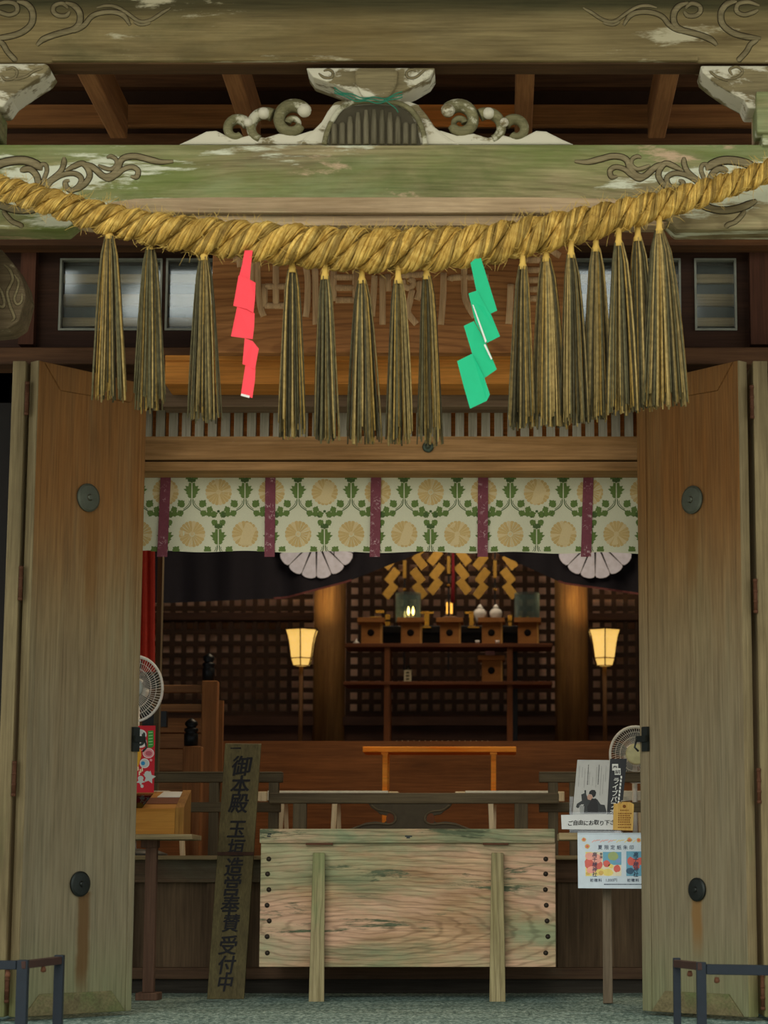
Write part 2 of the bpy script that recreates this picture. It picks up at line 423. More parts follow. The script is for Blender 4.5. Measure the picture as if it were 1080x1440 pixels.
for k,(a,b) in enumerate(((85,229),(234,382),(730,868),(892,957),(976,1035))):
    t=thing('window_%d'%(k+1),['transom window with dusty glass at far left end','transom window behind two straw tassels, left of plaque','transom window hidden behind straw tassels, right of plaque','transom window partly behind last tassels','small transom window at far right end'][k],'window',P((a+b)/2,467,8.6),kind='structure')
    m=MB(); e=.008
    x0,x1=fx(a),fx(b)
    m.box(x0,x0+e,8.57,8.60,WZ0,WZ1); m.box(x1-e,x1,8.57,8.60,WZ0,WZ1); m.box(x0+e,x1-e,8.57,8.60,WZ1-e,WZ1); m.box(x0+e,x1-e,8.57,8.60,WZ0,WZ0+e)
    build('window_frame',m,M_wframe,t)
    m=MB(); m.box(x0+e,x1-e,8.605,8.609,WZ0,WZ1); build('pane',m,M_dusty,t)
    m=MB(); m.box(x0,x1,8.68,8.69,WZ0-.02,WZ1+.02,1)
    for ya,yb in ((386,398),(414,430),(447,459)): m.box(x0,x1,8.655,8.68,Zp(yb,8.66),Zp(ya,8.66),0)
    build('shutter',m,[M_shut,M_shutd],t)
# long lintel under windows, honey bar, grey beam, slatted transom, tan kamoi
m=MB(); m.pbox(-160,1300,488,512,8.42,.16); st('trim_1',m,M_lintel,'dark brown lintel under the windows',bevel=.006)
m=MB(); m.pbox(-160,228,512,568,8.62,.12); m.pbox(850,1300,512,568,8.62,.12); m.pbox(228,850,540,572,8.62,.12,1)
st('trim_2',m,[M_lintel,M_greyb],'grey brown beam below the honey coloured bar',bevel=.004)
m=MB(); m.pbox(232,848,499,540,8.40,.20); m.pbox(232,848,499,507,8.385,.014); st('trim_3',m,M_bar,'honey coloured bar below the plaque',bevel=.004)
t=thing('slatted_transom','row of grey upright slats over the tan lintel','transom',P(550,612,8.8))
m=MB(); x=-0.2
m.pbox(0,1100,566,573,8.78,.06)
while x<1100:
    m.pbox(x,x+12.2,572,614,8.80,.03); x+=18.3
build('slats',m,M_slat,t); m=MB(); m.pbox(0,1100,566,616,8.845,.02); build('backing_board',m,M_orange,t)
m=MB(); m.pbox(-60,1160,613,646,8.80,.17); m.pbox(-60,1160,646,649,8.84,.13,1); m.pbox(-60,1160,649,662,8.815,.16,0)
st('trim_4',m,[M_kamoi,plain('lintel_groove','2a1c10',.9)],'tan lintel above the brocade curtain',bevel=.003)
m=MB(); m.lathe(P(602,629,8.80),[(.0225,-.006),(.0225,-.012),(.016,-.018),(.010,-.018),(.010,-.024),(.006,-.034),(.001,-.036)],20,0,'Y')
single('round_bolt_cap',m,plain('green_bronze','5b675c',.45,.6),'small round bronze cap on the tan lintel','bolt cap')
# black jambs outside doors
m=MB(); m.box(Xp(-190,960,8.62),Xp(12,960,8.62),8.62,8.72,Zf,Zp(500,8.62)); m.box(Xp(1092,960,8.62),Xp(1300,960,8.62),8.62,8.72,Zf,Zp(500,8.62))
st('wall_front_lower',m,plain('black_jamb','191614',.8),'black recess walls beside the doors')

# ------------------------------------------------------------------ folding doors
Zd0,Zd1=Zf+.015,Zp(507,8.05)
def door(idx, sgn, pa, pe, pb, mat, label, kn, hy, lx):
    """pa pixel x of near face corner, pb free edge, pe outer edge of the adjoining leaf (px at y 980)"""
    YA,YB=8.05,8.45
    A=Vector((Xp(pa,980,YA),YA,0)); B=Vector((Xp(pb,980,YB),YB,0))
    t=thing('door_%d'%idx,label,'door',(A.x,A.y,Zd0),kind='structure')
    d=(B-A); L=d.length; d.normalize(); up=Vector((0,0,1)); n=Vector((d.y,-d.x,0))
    if n.y>0: n=-n                                     # face normal, towards the viewer
    H=Zd1-Zd0
    lf=None
    m=MB()                                              # core board: the leaf itself
    m.obox(A+up*Zd0-n*.040, d*L, n*.036, up*H)
    lf=build('inner_leaf',m,mat,t)
    # stiles, rails with mitred corners
    m=MB()
    def fr(s0,s1,z0,z1,o=.0,th=.004,mi=0): m.obox(A+d*s0+up*z0+n*(o-th), d*(s1-s0), n*th, up*(z1-z0), mi)
    def quad(pts,o=.006):
        m.prism([A+d*s+up*z+n*(o-.010) for s,z in pts], n*.010)
    a0=.026; bz=.075; tz=.11; e=.02
    quad([(0,Zd0),(a0,Zd0+.0),(a0,Zd1),(0,Zd1)],.003)
    quad([(L-(.045 if sgn>0 else .026),Zd0),(L,Zd0),(L,Zd1),(L-(.045 if sgn>0 else .026),Zd1)],.004)
    build('stile',m,M_dedge if False else mat,lf,bevel=.003)
    m=MB(); e1=L-(.045 if sgn>0 else .026)
    quad([(a0,Zd0),(e1,Zd0),(e1-.07,Zd0+bz),(a0+.07,Zd0+bz)],.005); build('bottom_rail',m,M_rail_b,lf,bevel=.003)
    m=MB(); quad([(a0,Zd1),(e1,Zd1),(e1-.05,Zd1-tz*.75),(a0+.08,Zd1-tz*.85)],.003); build('top_rail',m,mat,lf,bevel=.003)
    # knobs: domed round plates
    for kx,ky,r,mt in kn:
        q=P(kx,ky,8.2)
        s=((q.x-A.x))/d.x if abs(d.x)>1e-6 else L/2
        # iterate for depth
        for _ in range(6):
            q=P(kx,ky,(A+d*s).y); s=(q.x-A.x)/d.x
        m=MB(); c=A+d*s+up*q.z
        for (r0,o0,r1,o1) in ((r,.0,r,.006),(r,.006,r*.85,.010),(r*.85,.010,r*.25,.012),(r*.22,.012,r*.16,.020)):
            N=24
            ra=[m.v(c+n*o0+(d*math.cos(2*math.pi*k/N)+up*math.sin(2*math.pi*k/N))*r0) for k in range(N)]
            rb=[m.v(c+n*o1+(d*math.cos(2*math.pi*k/N)+up*math.sin(2*math.pi*k/N))*r1) for k in range(N)]
            for k in range(N): m.face([ra[k],ra[(k+1)%N],rb[(k+1)%N],rb[k]],0,True)
        m.face(rb,0)
        build('stud_plate',m,mt,lf)
    # edge strip (leaf thickness, weathered)
    m=MB(); m.obox(A+up*(Zd0)-n*.042-d*.004, d*.006, n*.044, up*H); build('leaf_edge',m,M_dedge,lf,bevel=.002)
    # latch on free edge
    zl=Zp(1040,8.45)
    m=MB(); c=B-d*(.012 if sgn<0 else .03)+up*(zl)+n*.0
    m.obox(c-d*.018-up*.045, d*.03, n*.012, up*.09); m.obox(c-d*.018-up*.01, d*.05, n*.022, up*.022)
    m.tube([c+n*.02+d*.03, c+n*.03+d*.03-up*.03, c+n*.02+d*.02-up*.045],.004,6)
    build('latch',m,M_iron,lf)
    # outer leaf folded straight back, only its edge shows
    C=A-n*.042
    m=MB(); xe0=Xp(pe[0],980,8.06); xe1=Xp(pe[1],980,8.06)
    m.box(min(xe0,xe1),max(xe0,xe1),8.055,8.60,Zd0,Zd1); of=build('outer_leaf',m,M_dedge,t,bevel=.003)
    for y in hy:
        m=MB(); hx=(Xp((pe[1]+pe[2])/2,980,8.05)); z=Zp(y,8.05)
        m.cyl((hx,8.052,z-.055),(hx,8.052,z+.055),.007,n=10)
        for q in (-.056,-.02,.018,.056): m.lathe((hx,8.052,z+q),[(.006,-.006),(.0085,-.004),(.0085,.004),(.006,.006)],10)
        build('hinge',m,M_rust,t)
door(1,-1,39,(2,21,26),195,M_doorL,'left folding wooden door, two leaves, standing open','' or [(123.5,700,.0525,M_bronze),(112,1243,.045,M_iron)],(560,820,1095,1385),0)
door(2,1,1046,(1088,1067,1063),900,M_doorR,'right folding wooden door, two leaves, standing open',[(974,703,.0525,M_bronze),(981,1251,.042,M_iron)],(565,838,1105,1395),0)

# ------------------------------------------------------------------ porch beams with carved ends
YB=7.35
def scroll(parent, strokes, Y, w, mats, name='carved_scroll', pr=.55):
    """strokes: lists of (px,py) centre lines; raised vine on a dark ribbon that paints its groove shade"""
    m=MB()
    for s in strokes:
        ww=s[0]; pts=s[1]
        cp=catmull(pts,5)
        N=len(cp)
        rad=[S(Y)*ww*.72*(.3+.7*min(1,6*min(i,N-1-i)/N+.2)) for i in range(N)]
        m.tube([P(x,y,Y)+Vector((0,.0,0)) for x,y in cp],[r*1.42 for r in rad],6,1,squash=.12,ref=(0,1,0))
        m.tube([P(x,y,Y)+Vector((0,-.001,0)) for x,y in cp],rad,8,0,squash=pr,ref=(0,1,0))
    return build(name,m,mats,parent)
def catmull(p,n=6):
    if len(p)<3: return p
    out=[]
    q=[p[0]]+list(p)+[p[-1]]
    for i in range(1,len(q)-2):
        a,b,c,d=q[i-1],q[i],q[i+1],q[i+2]
        for k in range(n):
            t=k/n
            out.append(tuple(.5*((2*b[j])+(-a[j]+c[j])*t+(2*a[j]-5*b[j]+4*c[j]-d[j])*t*t+(-a[j]+3*b[j]-3*c[j]+d[j])*t**3) for j in range(len(b))))
    out.append(tuple(p[-1])); return out
def mirror(st,ax): return [(w,[(2*ax-x,y) for x,y in pts]) for w,pts in st]
# upper beam
t=thing('carved_beam','pale weathered upper porch beam with flaking paint and scroll carving','beam',P(540,88,YB))
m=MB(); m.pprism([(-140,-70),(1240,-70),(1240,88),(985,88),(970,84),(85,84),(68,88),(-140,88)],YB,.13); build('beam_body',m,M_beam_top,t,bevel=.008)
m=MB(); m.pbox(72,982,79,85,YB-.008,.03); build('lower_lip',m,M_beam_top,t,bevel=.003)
m=MB(); m.pbox(-140,1240,88,90,YB+.012,.10); build('underside_board',m,M_under,t)
up_l=[(4.5,[(-8,8),(8,3),(22,6),(24,16),(14,21),(2,18),(-6,14)]),
      (6,[(-10,54),(10,52),(30,46),(44,34),(46,18),(38,6),(24,2)]),
      (5,[(-6,56),(4,62),(10,72),(19,82),(23,86)]),
      (4.5,[(96,12),(88,5),(77,8),(75,16),(82,22),(93,22),(98,16)]),
      (6,[(92,4),(104,8),(112,18),(112,32),(104,41),(88,46),(74,50),(60,56),(52,64)]),
      (5,[(84,44),(104,43),(118,36),(128,24),(142,18),(160,17),(174,22),(183,36)]),
      (3.5,[(136,11),(150,8),(164,10),(178,18),(196,30),(212,28),(228,18),(240,11)]),
      (3,[(188,30),(198,35),(212,32)])]
scroll(t,up_l,YB,1,[M_scroll,M_groove_shade])
scroll(t,mirror(up_l,530),YB,1,[M_scroll,M_groove_shade])
# rope beam
t=thing('carved_beam','mossy green rope beam with carved vine scrolls at its ends','beam',P(540,312,YB))
m=MB(); m.pprism([(-140,203),(1240,203),(1240,322),(952,322),(938,309),(920,302),(860,300),(180,300),(120,303),(104,310),(90,322),(-140,322)],YB,.13); build('beam_body',m,M_beam_mid,t,bevel=.006)
m=MB(); m.pprism([(150,285),(190,279),(300,277),(760,277),(860,279),(905,286),(880,299),(760,299),(300,299),(185,299)],YB-.012,.03); build('lower_lip',m,M_lip,t,bevel=.004)
m=MB(); m.pprism([(100,312),(180,303),(860,303),(940,312),(925,317),(120,317)],YB+.02,.08); build('underside_board',m,M_lip,t)
mid_l=[(8,[(-12,238),(2,230),(20,226),(36,226),(50,231),(58,238)]),
       (6,[(28,240),(42,238),(52,248),(54,262)]),
       (4,[(58,240),(58,232),(64,232),(66,240),(62,252),(60,264)]),
       (5,[(62,266),(68,256),(78,248),(86,240),(90,230),(90,221)]),
       (5,[(66,266),(74,254),(88,246),(104,244),(114,250),(112,260),(102,268),(94,264),(92,256),(98,254)]),
       (5.5,[(92,240),(104,234),(116,230),(124,238),(126,248),(120,258),(112,264),(100,270)]),
       (6,[(112,230),(124,232),(134,238),(146,248),(158,246),(166,236),(170,226),(178,221),(192,220),(208,224),(226,228),(244,227)]),
       (4,[(150,222),(156,220),(163,224),(164,232),(156,238),(146,236),(138,232)]),
       (5,[(140,246),(152,252),(164,246),(174,238),(186,235),(194,240),(192,249),(184,248)]),
       (7,[(-12,282),(10,292),(34,296),(56,292),(74,282)]),
       (4.5,[(4,296),(10,304),(18,312),(28,316),(32,320)])]
scroll(t,mid_l,YB,1,[M_scroll,M_groove_shade]); scroll(t,mirror(mid_l,526),YB,1,[M_scroll,M_groove_shade])
# boat-shaped bracket arms under the upper beam
def bracket(pts, sc, label, Y=7.33):
    xs=[p[0] for p in pts]; t=thing('bracket_arm',label,'bracket',P(sum(xs)/len(xs),max(p[1] for p in pts),Y),'boat shaped bracket arms')
    m=MB(); m.pprism(pts,Y,.15); build('arm',m,M_flaky,t,bevel=.006)
    for s_ in sc: scroll(t,[s_],Y,1,[M_scroll,M_groove_shade])
    return t
bc=bracket([(430,95),(612,95),(604,108),(584,120),(562,130),(553,141),(504,141),(496,130),(474,120),(440,108)],[(2.5,[(585,100),(578,98),(572,102),(574,109),(584,109),(592,103),(598,98)]),(2.5,[(455,100),(462,98),(468,102),(466,109),(456,109),(448,103)])],'flaking boat shaped bracket arm above the carved strut')
m=MB(); m.pprism([(498,97),(560,97),(558,118),(548,137),(510,137),(500,118)],7.31,.03); build('bearing_block',m,M_flaky,bc,bevel=.01)
bracket([(-80,89),(64,89),(70,94),(62,104),(40,118),(14,136),(4,150),(-80,150)],[(2.5,[(8,98),(18,95),(24,101),(20,110),(8,112),(2,106)]),(2.5,[(20,112),(36,108),(48,100),(60,96)])],'boat shaped bracket arm at left end of upper beam')
bracket([(985,92),(1160,92),(1160,152),(1052,152),(1046,140),(1020,126),(1000,112),(988,102)],[(2.5,[(1024,112),(1038,108),(1044,100),(1036,94),(1026,98),(1030,106)]),(2.5,[(1024,114),(1008,108),(998,100)])],'boat shaped bracket arm at right end of upper beam')
m=MB(); m.pbox(1064,1170,128,186,7.30,.16); m.pbox(1072,1160,186,203,7.32,.12); single('bearing_block',m,M_beam_mid,'pale bearing block on right end of mossy beam','block',bevel=.006)
m=MB(); m.pbox(-130,-4,150,186,7.32,.16); m.pbox(-120,-14,186,203,7.34,.12); single('bearing_block',m,M_beam_mid,'bearing block on left end of mossy beam','block',bevel=.006)
# frog-leg strut (carved)
t=thing('carved_strut','carved frog leg strut with curling scrolls between the porch beams','carving',P(526,203,YB-.02))
Yk=7.36
m=MB()
m.pprism([(418,203),(428,192),(440,182),(452,170),(460,156),(470,142),(482,140),(500,142.5),(556,142.5),(574,141),(588,146),(600,160),(612,178),(630,192),(648,203)],Yk,.10); build('shoulder',m,M_flaky,t,bevel=.012)
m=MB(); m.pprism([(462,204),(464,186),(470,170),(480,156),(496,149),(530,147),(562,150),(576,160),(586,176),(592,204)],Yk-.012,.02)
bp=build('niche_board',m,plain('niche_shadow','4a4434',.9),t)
m=MB()
for k in range(11):
    x=470+k*11.2; top=150+abs(k-5)**2*1.15
    m.tube([P(x,y,Yk-.014) for y in (203,190,175,top+4)],[S(7.35)*4.6]*3+[S(7.35)*3],8,0)
build('reed',m,wood('reed_carving','5e5844','8a8268','Z',2),bp)
rim=[(456,203),(460,186),(468,168),(480,152),(498,144),(530,142),(560,145),(578,155),(590,172),(596,190),(598,203)]
m=MB(); m.tube([P(x,y,Yk-.016) for x,y in catmull(rim)],S(7.35)*4,8,0); build('arch_rim',m,M_flaky2,t)
def spiral(cx,cy,r,t0,turn,shrink,n=22):
    return [(cx+r*(1-shrink*k/n)*math.cos(R(t0+turn*k/n)), cy+r*(1-shrink*k/n)*math.sin(R(t0+turn*k/n))) for k in range(n+1)]
def curl(cx,cy,r,w,t0,turn,shrink=.55,dy=0):
    m=MB(); s=spiral(cx,cy,r,t0,turn,shrink); N=len(s)
    m.tube([P(x,y,Yk+.02+dy) for x,y in s],[S(7.35)*w*(1-.35*i/N) for i in range(N)],10,0,squash=1.3,ref=(0,1,0)); build('scroll',m,M_flaky2,t)
    m=MB(); x,y=s[-1]; 
    return x,y
for sg,cxs in ((1,0),(-1,2*529)):
    def q(x): return x if sg>0 else cxs-x
    def tt(a): return a if sg>0 else 180-a
    curl(q(411),170,23,10.5,tt(-42),-sg*285,.42); curl(q(413),175,9,5.5,tt(190),sg*230,.3)
    curl(q(372),180,21,9.5,tt(-58),-sg*190,.15); curl(q(333),183,17,8.5,tt(-25),-sg*285,.5)
    for (x,y,r) in ((428,155,10.5),(371,159,9),(349,172,7)):
        m=MB(); m.lathe(P(q(x),y,Yk+.0),[(.001,-S(7.35)*r),(S(7.35)*r*.7,-S(7.35)*r*.7),(S(7.35)*r,0),(S(7.35)*r*.9,S(7.35)*r*.6)],14,0,'Y')
        build('scroll_knob',m,M_flaky,t)
    m=MB(); m.pprism([(q(x),y) for x,y in ((250,203),(268,195),(290,184),(304,183),(318,190),(332,194),(352,189),(372,193),(392,187),(415,190),(440,182),(470,203))],Yk+.01,.07); build('base_scroll',m,M_flaky,t,bevel=.008)
m=MB(); cp=catmull([(470,126),(486,134),(506,139),(530,141),(548,139),(566,132)],4)
for k in range(3): m.tube([P(x,y+k*3-3+1.5*math.sin(x*.2+k),Yk-.05) for x,y in cp],.0022,6,0)
m.tube([P(x,y,Yk-.05) for x,y in catmull([(540,140),(548,146),(556,152),(560,158)],4)],.002,6,0)
single('green_twine',m,plain('teal_twine','2f7d62',.7),'green twine tied around the top of the carved strut','twine')
# rafters under the porch ceiling
for (xa,xb,lb) in ((122,160,'first brown rafter from left end between porch beams'),(331,344,'brown rafter just left of the carved strut'),(737,738,'brown rafter just right of the carved strut'),(940,928,'last brown rafter toward right end between porch beams')):
    m=MB(); zr=Zp(105,7.66); a=P(xa,105,7.55); 
    xw=S(7.8)*27
    m.box(Xp((xa+xb)/2,150,7.95)-xw/2, Xp((xa+xb)/2,150,7.95)+xw/2, 7.52, 8.36, zr, zr+.14)
    single('rafter',m,M_rafter,lb,'rafter','rafters under the porch roof',bevel=.005)
# carved nose of the cross beam at far left
t=thing('beam_nose','pale carved beam nose jutting out at far left','carving',P(0,470,7.6))
m=MB(); m.pprism([(-60,345),(2,350),(20,372),(32,395),(36,415),(32,432),(26,452),(10,462),(-60,470)],7.6,.16); build('nose_body',m,wood('nose_wood','5a4c34','85755a','X',2.0,flake=[('aa9f82',.45,6,2)]),t,bevel=.008)
scroll(t,[(3,[(6,372),(14,380),(18,392),(14,402),(10,412),(14,430),(20,446),(16,452)]),(2.5,[(20,386),(26,396),(24,408),(20,420),(24,428),(30,424),(31,412)]),(3,[(-6,400),(2,410),(6,424),(4,432),(-4,428)])],7.6,1,[M_scroll,M_groove_shade])
# porch pillars just outside the picture
for sx,lb in ((-1,'left porch pillar under the mossy beam'),(1,'right porch pillar under the mossy beam')):
    x=Xp(-75 if sx<0 else 1155,600,7.35)
    m=MB(); m.box(x-.11,x+.11,7.36,7.56,-1.3,Zp(330,7.35)); single('porch_pillar',m,M_beam_mid,lb,'pillar','porch pillars',bevel=.015)
# ------------------------------------------------------------------ rope
YR=7.19
ctr=[(-60,245,17),(0,264,19),(60,281,21),(120,300,23),(180,315,25),(240,327,27),(300,334,29),(380,342,31),(460,349,33),(530,352,34),(600,351,33),(680,344,31),(760,329,29),(840,311,26),(910,293,23),(970,277,21),(1030,258,19),(1080,241,18),(1140,220,17)]
cc=catmull(ctr,14)
def straw_mat(nm_,k):
    t=NT(nm_); v=t.coord((30,3,1),'UV'); n=t.noise(v,1,5,.7,.4); n3=t.noise(t.coord((7,7,7)),1,3)
    f=lambda h: tuple(x*k for x in srgb(h)[:3])+(1,)
    c=t.ramp(n,[(.25,f('7a5a22')),(.45,f('c49c48')),(.62,f('e8c46a')),(.8,f('ffe49a'))])
    c=t.mix(.5,c,t.ramp(n3,[(.35,(.55,.5,.4,1)),(.6,(1,1,1,1))]),'MULTIPLY'); t.bump(n,.6,.004)
    return t.out(c,.65)
M_straw=straw_mat('rice_straw',.86); M_strawd=straw_mat('rice_straw_shade',.5); M_strawl=straw_mat('rice_straw_pale',1.15); M_strawc=plain('straw_core','2e220c',.9)
t=thing('twisted_straw_rope','thick twisted golden straw rope slung across the mossy beam','rope',P(530,385,YR))
# arc length in px
arc=[0]
for i in range(1,len(cc)): arc.append(arc[-1]+math.hypot(cc[i][0]-cc[i-1][0],cc[i][1]-cc[i-1][1]))
def ropeframe(i):
    a=P(*cc[max(i-1,0)][:2],YR); b=P(*cc[min(i+1,len(cc)-1)][:2],YR); d=(b-a).normalized()
    n=Vector((0,-1,0)); u=d.cross(n).normalized()
    if u.z<0: u=-u
    return P(*cc[i][:2],YR),d,n,u
ph=0; phs=[0]
for i in range(1,len(cc)):
    r=cc[i][2]; ph+=(arc[i]-arc[i-1])/(r*3.9)*2*math.pi; phs.append(ph)
fine=[]
for i in range(len(cc)-1): fine+= [(i,0.0),(i,.5)]
for k in range(3):
    m=MB(); axis_=[]
    for i,f in fine:
        c,d,n,u=ropeframe(i); c2,_,_,_=ropeframe(i+1)
        r=(cc[i][2]*(1-f)+cc[i+1][2]*f)*S(YR); a=phs[i]*(1-f)+phs[i+1]*f+k*2*math.pi/3
        o=n*math.cos(a)+u*math.sin(a)          # front of the strand climbs to the right
        axis_.append((c.lerp(c2,f)+o*r*.575, o, r, a))
    m.tube([p for p,_,_,_ in axis_],[r*.34 for _,_,r,_ in axis_],10,3)
    NY=15
    for y in range(NY):
        pts=[];rad=[]; jit=random.uniform(.9,1.12)
        for q,(p,o,r,a) in enumerate(axis_):
            t_=(axis_[min(q+1,len(axis_)-1)][0]-axis_[max(q-1,0)][0]).normalized(); e1=(o-t_*o.dot(t_)).normalized(); e2=t_.cross(e1)
            b_=2*math.pi*y/NY-a*.9+.1*math.sin(q*.23+y*2.1)
            pts.append(p+(e1*math.cos(b_)+e2*math.sin(b_))*r*.345*(1+.06*math.sin(q*.31+y*1.7))); rad.append(r*.098*jit*(1+.18*math.sin(q*.5+y)))
        m.tube(pts,rad,6,random.choices((0,1,2),(5,3,3))[0])
    build('strand',m,[M_straw,M_strawd,M_strawl,M_strawc],t)
m=MB()
for q in range(1000):
    i=random.randrange(4,len(cc)-4); c,d,n,u=ropeframe(i); r=cc[i][2]*S(YR)
    a=random.uniform(-1.9,1.9) if random.random()<.6 else random.choice((1,-1))*random.uniform(1.1,1.8)
    o=n*math.cos(a)+u*math.sin(a); p0=c+o*r*.93; L=random.uniform(.012,.042)
    dr=(d*random.uniform(-1,1)*.9+u*random.uniform(-.2,.7)+o*random.uniform(.15,.6)).normalized()
    p1=p0+dr*L*.5; p2=p1+(dr+Vector((random.uniform(-.3,.3),0,random.uniform(-.5,.3))))*L*.45
    m.tube([p0,p1,p2],[.0009,.0008,.0004],3,0,cap=False)
o=build('loose_straw',m,plain('straw_hair','c9a95a',.7),t); o['kind']='stuff'
# ------------------------------------------------------------------ tassels
ST=[plain('straw_dull','7c6b42',.75,0,.4,60),plain('straw_pale','a38c56',.75,0,.35,60),plain('straw_dark','453f2a',.8,0,.4,60),plain('straw_green','5c563a',.75,0,.4,60),plain('straw_gold','92773c',.75,0,.4,60)]
M_tie=plain('straw_tie','d2ae58',.7)
TS=[(154,325,128,180,563),(212,340,188,238,578),(287,355,264,312,592),(411,372,392,432,615),(457,382,440,478,620),(509,388,486,538,625),(560,388,543,582,625),(600,382,585,623,625),(735,368,714,752,602),(768,357,746,800,600),(803,352,788,832,596),(838,343,816,862,590),(870,335,852,900,581),(897,328,880,930,575),(927,318,900,971,572)]
TL=['straw tassel at far left end of the rope, before left window','second straw tassel from left, before the window mullion','third straw tassel from left, beside the red paper streamer','straw tassel just right of the red paper streamer','second straw tassel right of the red paper streamer','middle straw tassel under lowest part of the rope','second straw tassel left of the green paper streamer','thin pale topped straw tassel just left of green paper streamer','straw tassel just right of the green paper streamer','second straw tassel right of the green paper streamer','third straw tassel right of the green paper streamer','fourth straw tassel right of the green paper streamer','third from last straw tassel at right end of the rope','next to last straw tassel at right end of the rope','last wide straw tassel at right end of the rope']
for k,(tx,ty,xa,xb,yb) in enumerate(TS):
    Yt=YR-.005+(.03 if k%2 else 0)
    top=P(tx,ty,Yt); t=thing('straw_tassel',TL[k],'tassel',top,'straw tassels hanging from the rope')
    m=MB(); n=int((26+ (xb-xa)*.62)*(1.35 if k>=8 else 1))
    for q in range(n):
        a=random.random()*2*math.pi; rr=math.sqrt(random.random())
        ux=math.cos(a)*rr; uy=math.sin(a)*rr
        xe=(xa+xb)/2+ux*(xb-xa)/2; ye=yb-random.random()**2*26+(4 if random.random()<.2 else 0)
        hx=tx+ux*6; s=S(Yt)
        pts=[]
        for j,f in enumerate((0,.12,.3,.55,.8,1)):
            w=f**.58; x=hx+(xe-hx)*w+math.sin(f*3+q)*1.2*f; y=ty+6+(ye-ty-6)*f
            bul=1+.9*math.sin(min(1,f*3)*math.pi/2)
            pts.append(P(x,y,Yt+uy*(.012+.03*w)))
        r=random.uniform(.0019,.0038)
        m.tube(pts,[r*.7,r,r,r,r*1.05,r*.9],5,random.choices(range(5),(4,2.4,3.4,3,2))[0])
    build('straw_bundle',m,ST,t)
    m=MB(); s=S(Yt)
    m.tube([P(tx,ty-14,Yt),P(tx,ty+2,Yt),P(tx,ty+6,Yt),P(tx,ty+12,Yt)],[s*4,s*4.5,s*6,s*6.5],10,0)
    build('tie',m,M_tie,t)
# ------------------------------------------------------------------ zigzag paper streamers
def streamer(name,label,pieces,org,sc,mat,Y,drop):
    xs=[x for p in pieces for x,_ in p]; ys=[y for p in pieces for _,y in p]
    t=thing(name,label,'paper streamer',P(org[0]+xs[0]/sc,org[1]+min(ys)/sc,Y),'zigzag paper streamers')
    for i,p in enumerate(pieces):
        m=MB(); yy=Y-.006*(i%2)-.002*i
        pts=[P(org[0]+x/sc,org[1]+y/sc,yy+.004*((x*7+y*3)%2)) for x,y in p]
        m.prism(pts,(0,.0012,0)); build('paper_fold',m,mat,t)
    return t
M_red=plain('red_paper','ff4450',.55,0,.03); M_grn=plain('green_paper','0cb981',.55,0,.03)
rt=streamer('paper_streamer','red zigzag paper streamer hanging from the rope',[[(276,45),(318,45),(308,130),(302,214),(240,205),(262,120)],[(244,176),(300,196),(333,214),(330,300),(322,372),(286,352),(216,335)],[(238,330),(282,345),(328,374),(326,440),(318,510),(262,503),(204,495)],[(276,505),(318,520),(350,560),(340,612),(330,668),(300,655),(264,640)],[(280,640),(333,655),(330,720),(316,818),(256,800),(268,720)]],(270,340),3.724,M_red,YR-.045,0)
m=MB(); 
m.poly([P(270+x/3.724,340+y/3.724,YR-.058) for x,y in ((258,795),(303,806),(300,818),(256,806))]); build('white_edge',m,M_paper,rt)
gt=streamer('paper_streamer','green zigzag paper streamer hanging from the rope',[[(490,110),(520,84),(545,85),(630,360),(588,380),(560,330),(522,262)],[(480,270),(525,255),(565,330),(600,385),(645,495),(576,530),(515,420)],[(455,440),(508,415),(545,480),(572,532),(628,668),(563,714),(500,590)],[(420,625),(498,586),(535,650),(563,712),(592,800),(575,833),(488,874),(455,760)]],(530,340),3.724,M_grn,YR-.045,0)
m=MB()
for q in (((500,330),(506,330),(575,520),(568,530)),((560,540),(568,535),(604,612),(598,618))): m.poly([P(530+x/3.724,340+y/3.724,YR-.062) for x,y in q])
build('white_edge',m,M_paper,gt)
# ------------------------------------------------------------------ name plaque
Yp=8.22
t=thing('name_plaque','carved wooden name plaque with raised seal script letters behind rope','plaque',P(552,497,Yp))
m=MB(); m.pbox(298,806,325,496,Yp,.06); build('board',m,M_plaque,t,bevel=.004)
ls=[[(328,365),(336,366),(338,376)],[(355,367),(354,400),(352,440)],[(362,367),(363,400),(366,430),(371,445)],[(388,360),(388,428)],[(373,403),(403,403)],[(372,400),(372,432)],[(372,430),(406,430)],[(404,400),(404,432)],[(372,362),(406,362)],
[(430,374),(433,395),(432,430),(430,446)],[(443,374),(444,430),(444,457)],[(469,374),(469,424)],[(469,390),(500,390)],[(471,405),(498,405)],[(472,422),(500,422)],[(500,380),(500,424)],
[(527,388),(525,420),(523,445)],[(538,388),(538,430),(538,457)],[(545,386),(546,410)],[(560,388),(596,386)],[(566,394),(568,402),(576,405),(582,398),(576,392)],[(580,408),(576,426),(574,440),(586,456)],[(588,396),(590,410),(586,422)],
[(624,384),(623,420),(620,457)],[(632,395),(636,391),(660,390),(687,390)],[(653,374),(653,412),(658,430),(668,446)],[(682,366),(686,370)],[(718,400),(717,430),(715,456)],[(738,366),(760,366)],[(740,380),(760,380)],[(738,394),(760,394)],[(740,407),(760,407)],[(740,420),(758,420)],[(776,352),(784,358),(788,360)],[(735,360),(735,440)],[(763,360),(763,440)],[(800,370),(799,420),(796,446)]]
m=MB()
for s in ls:
    m.tube([P(x,y,Yp) for x,y in catmull(s,4)],S(Yp)*4.9,10,0,squash=.7,ref=(0,1,0))
build('raised_letters',m,M_letter,t)
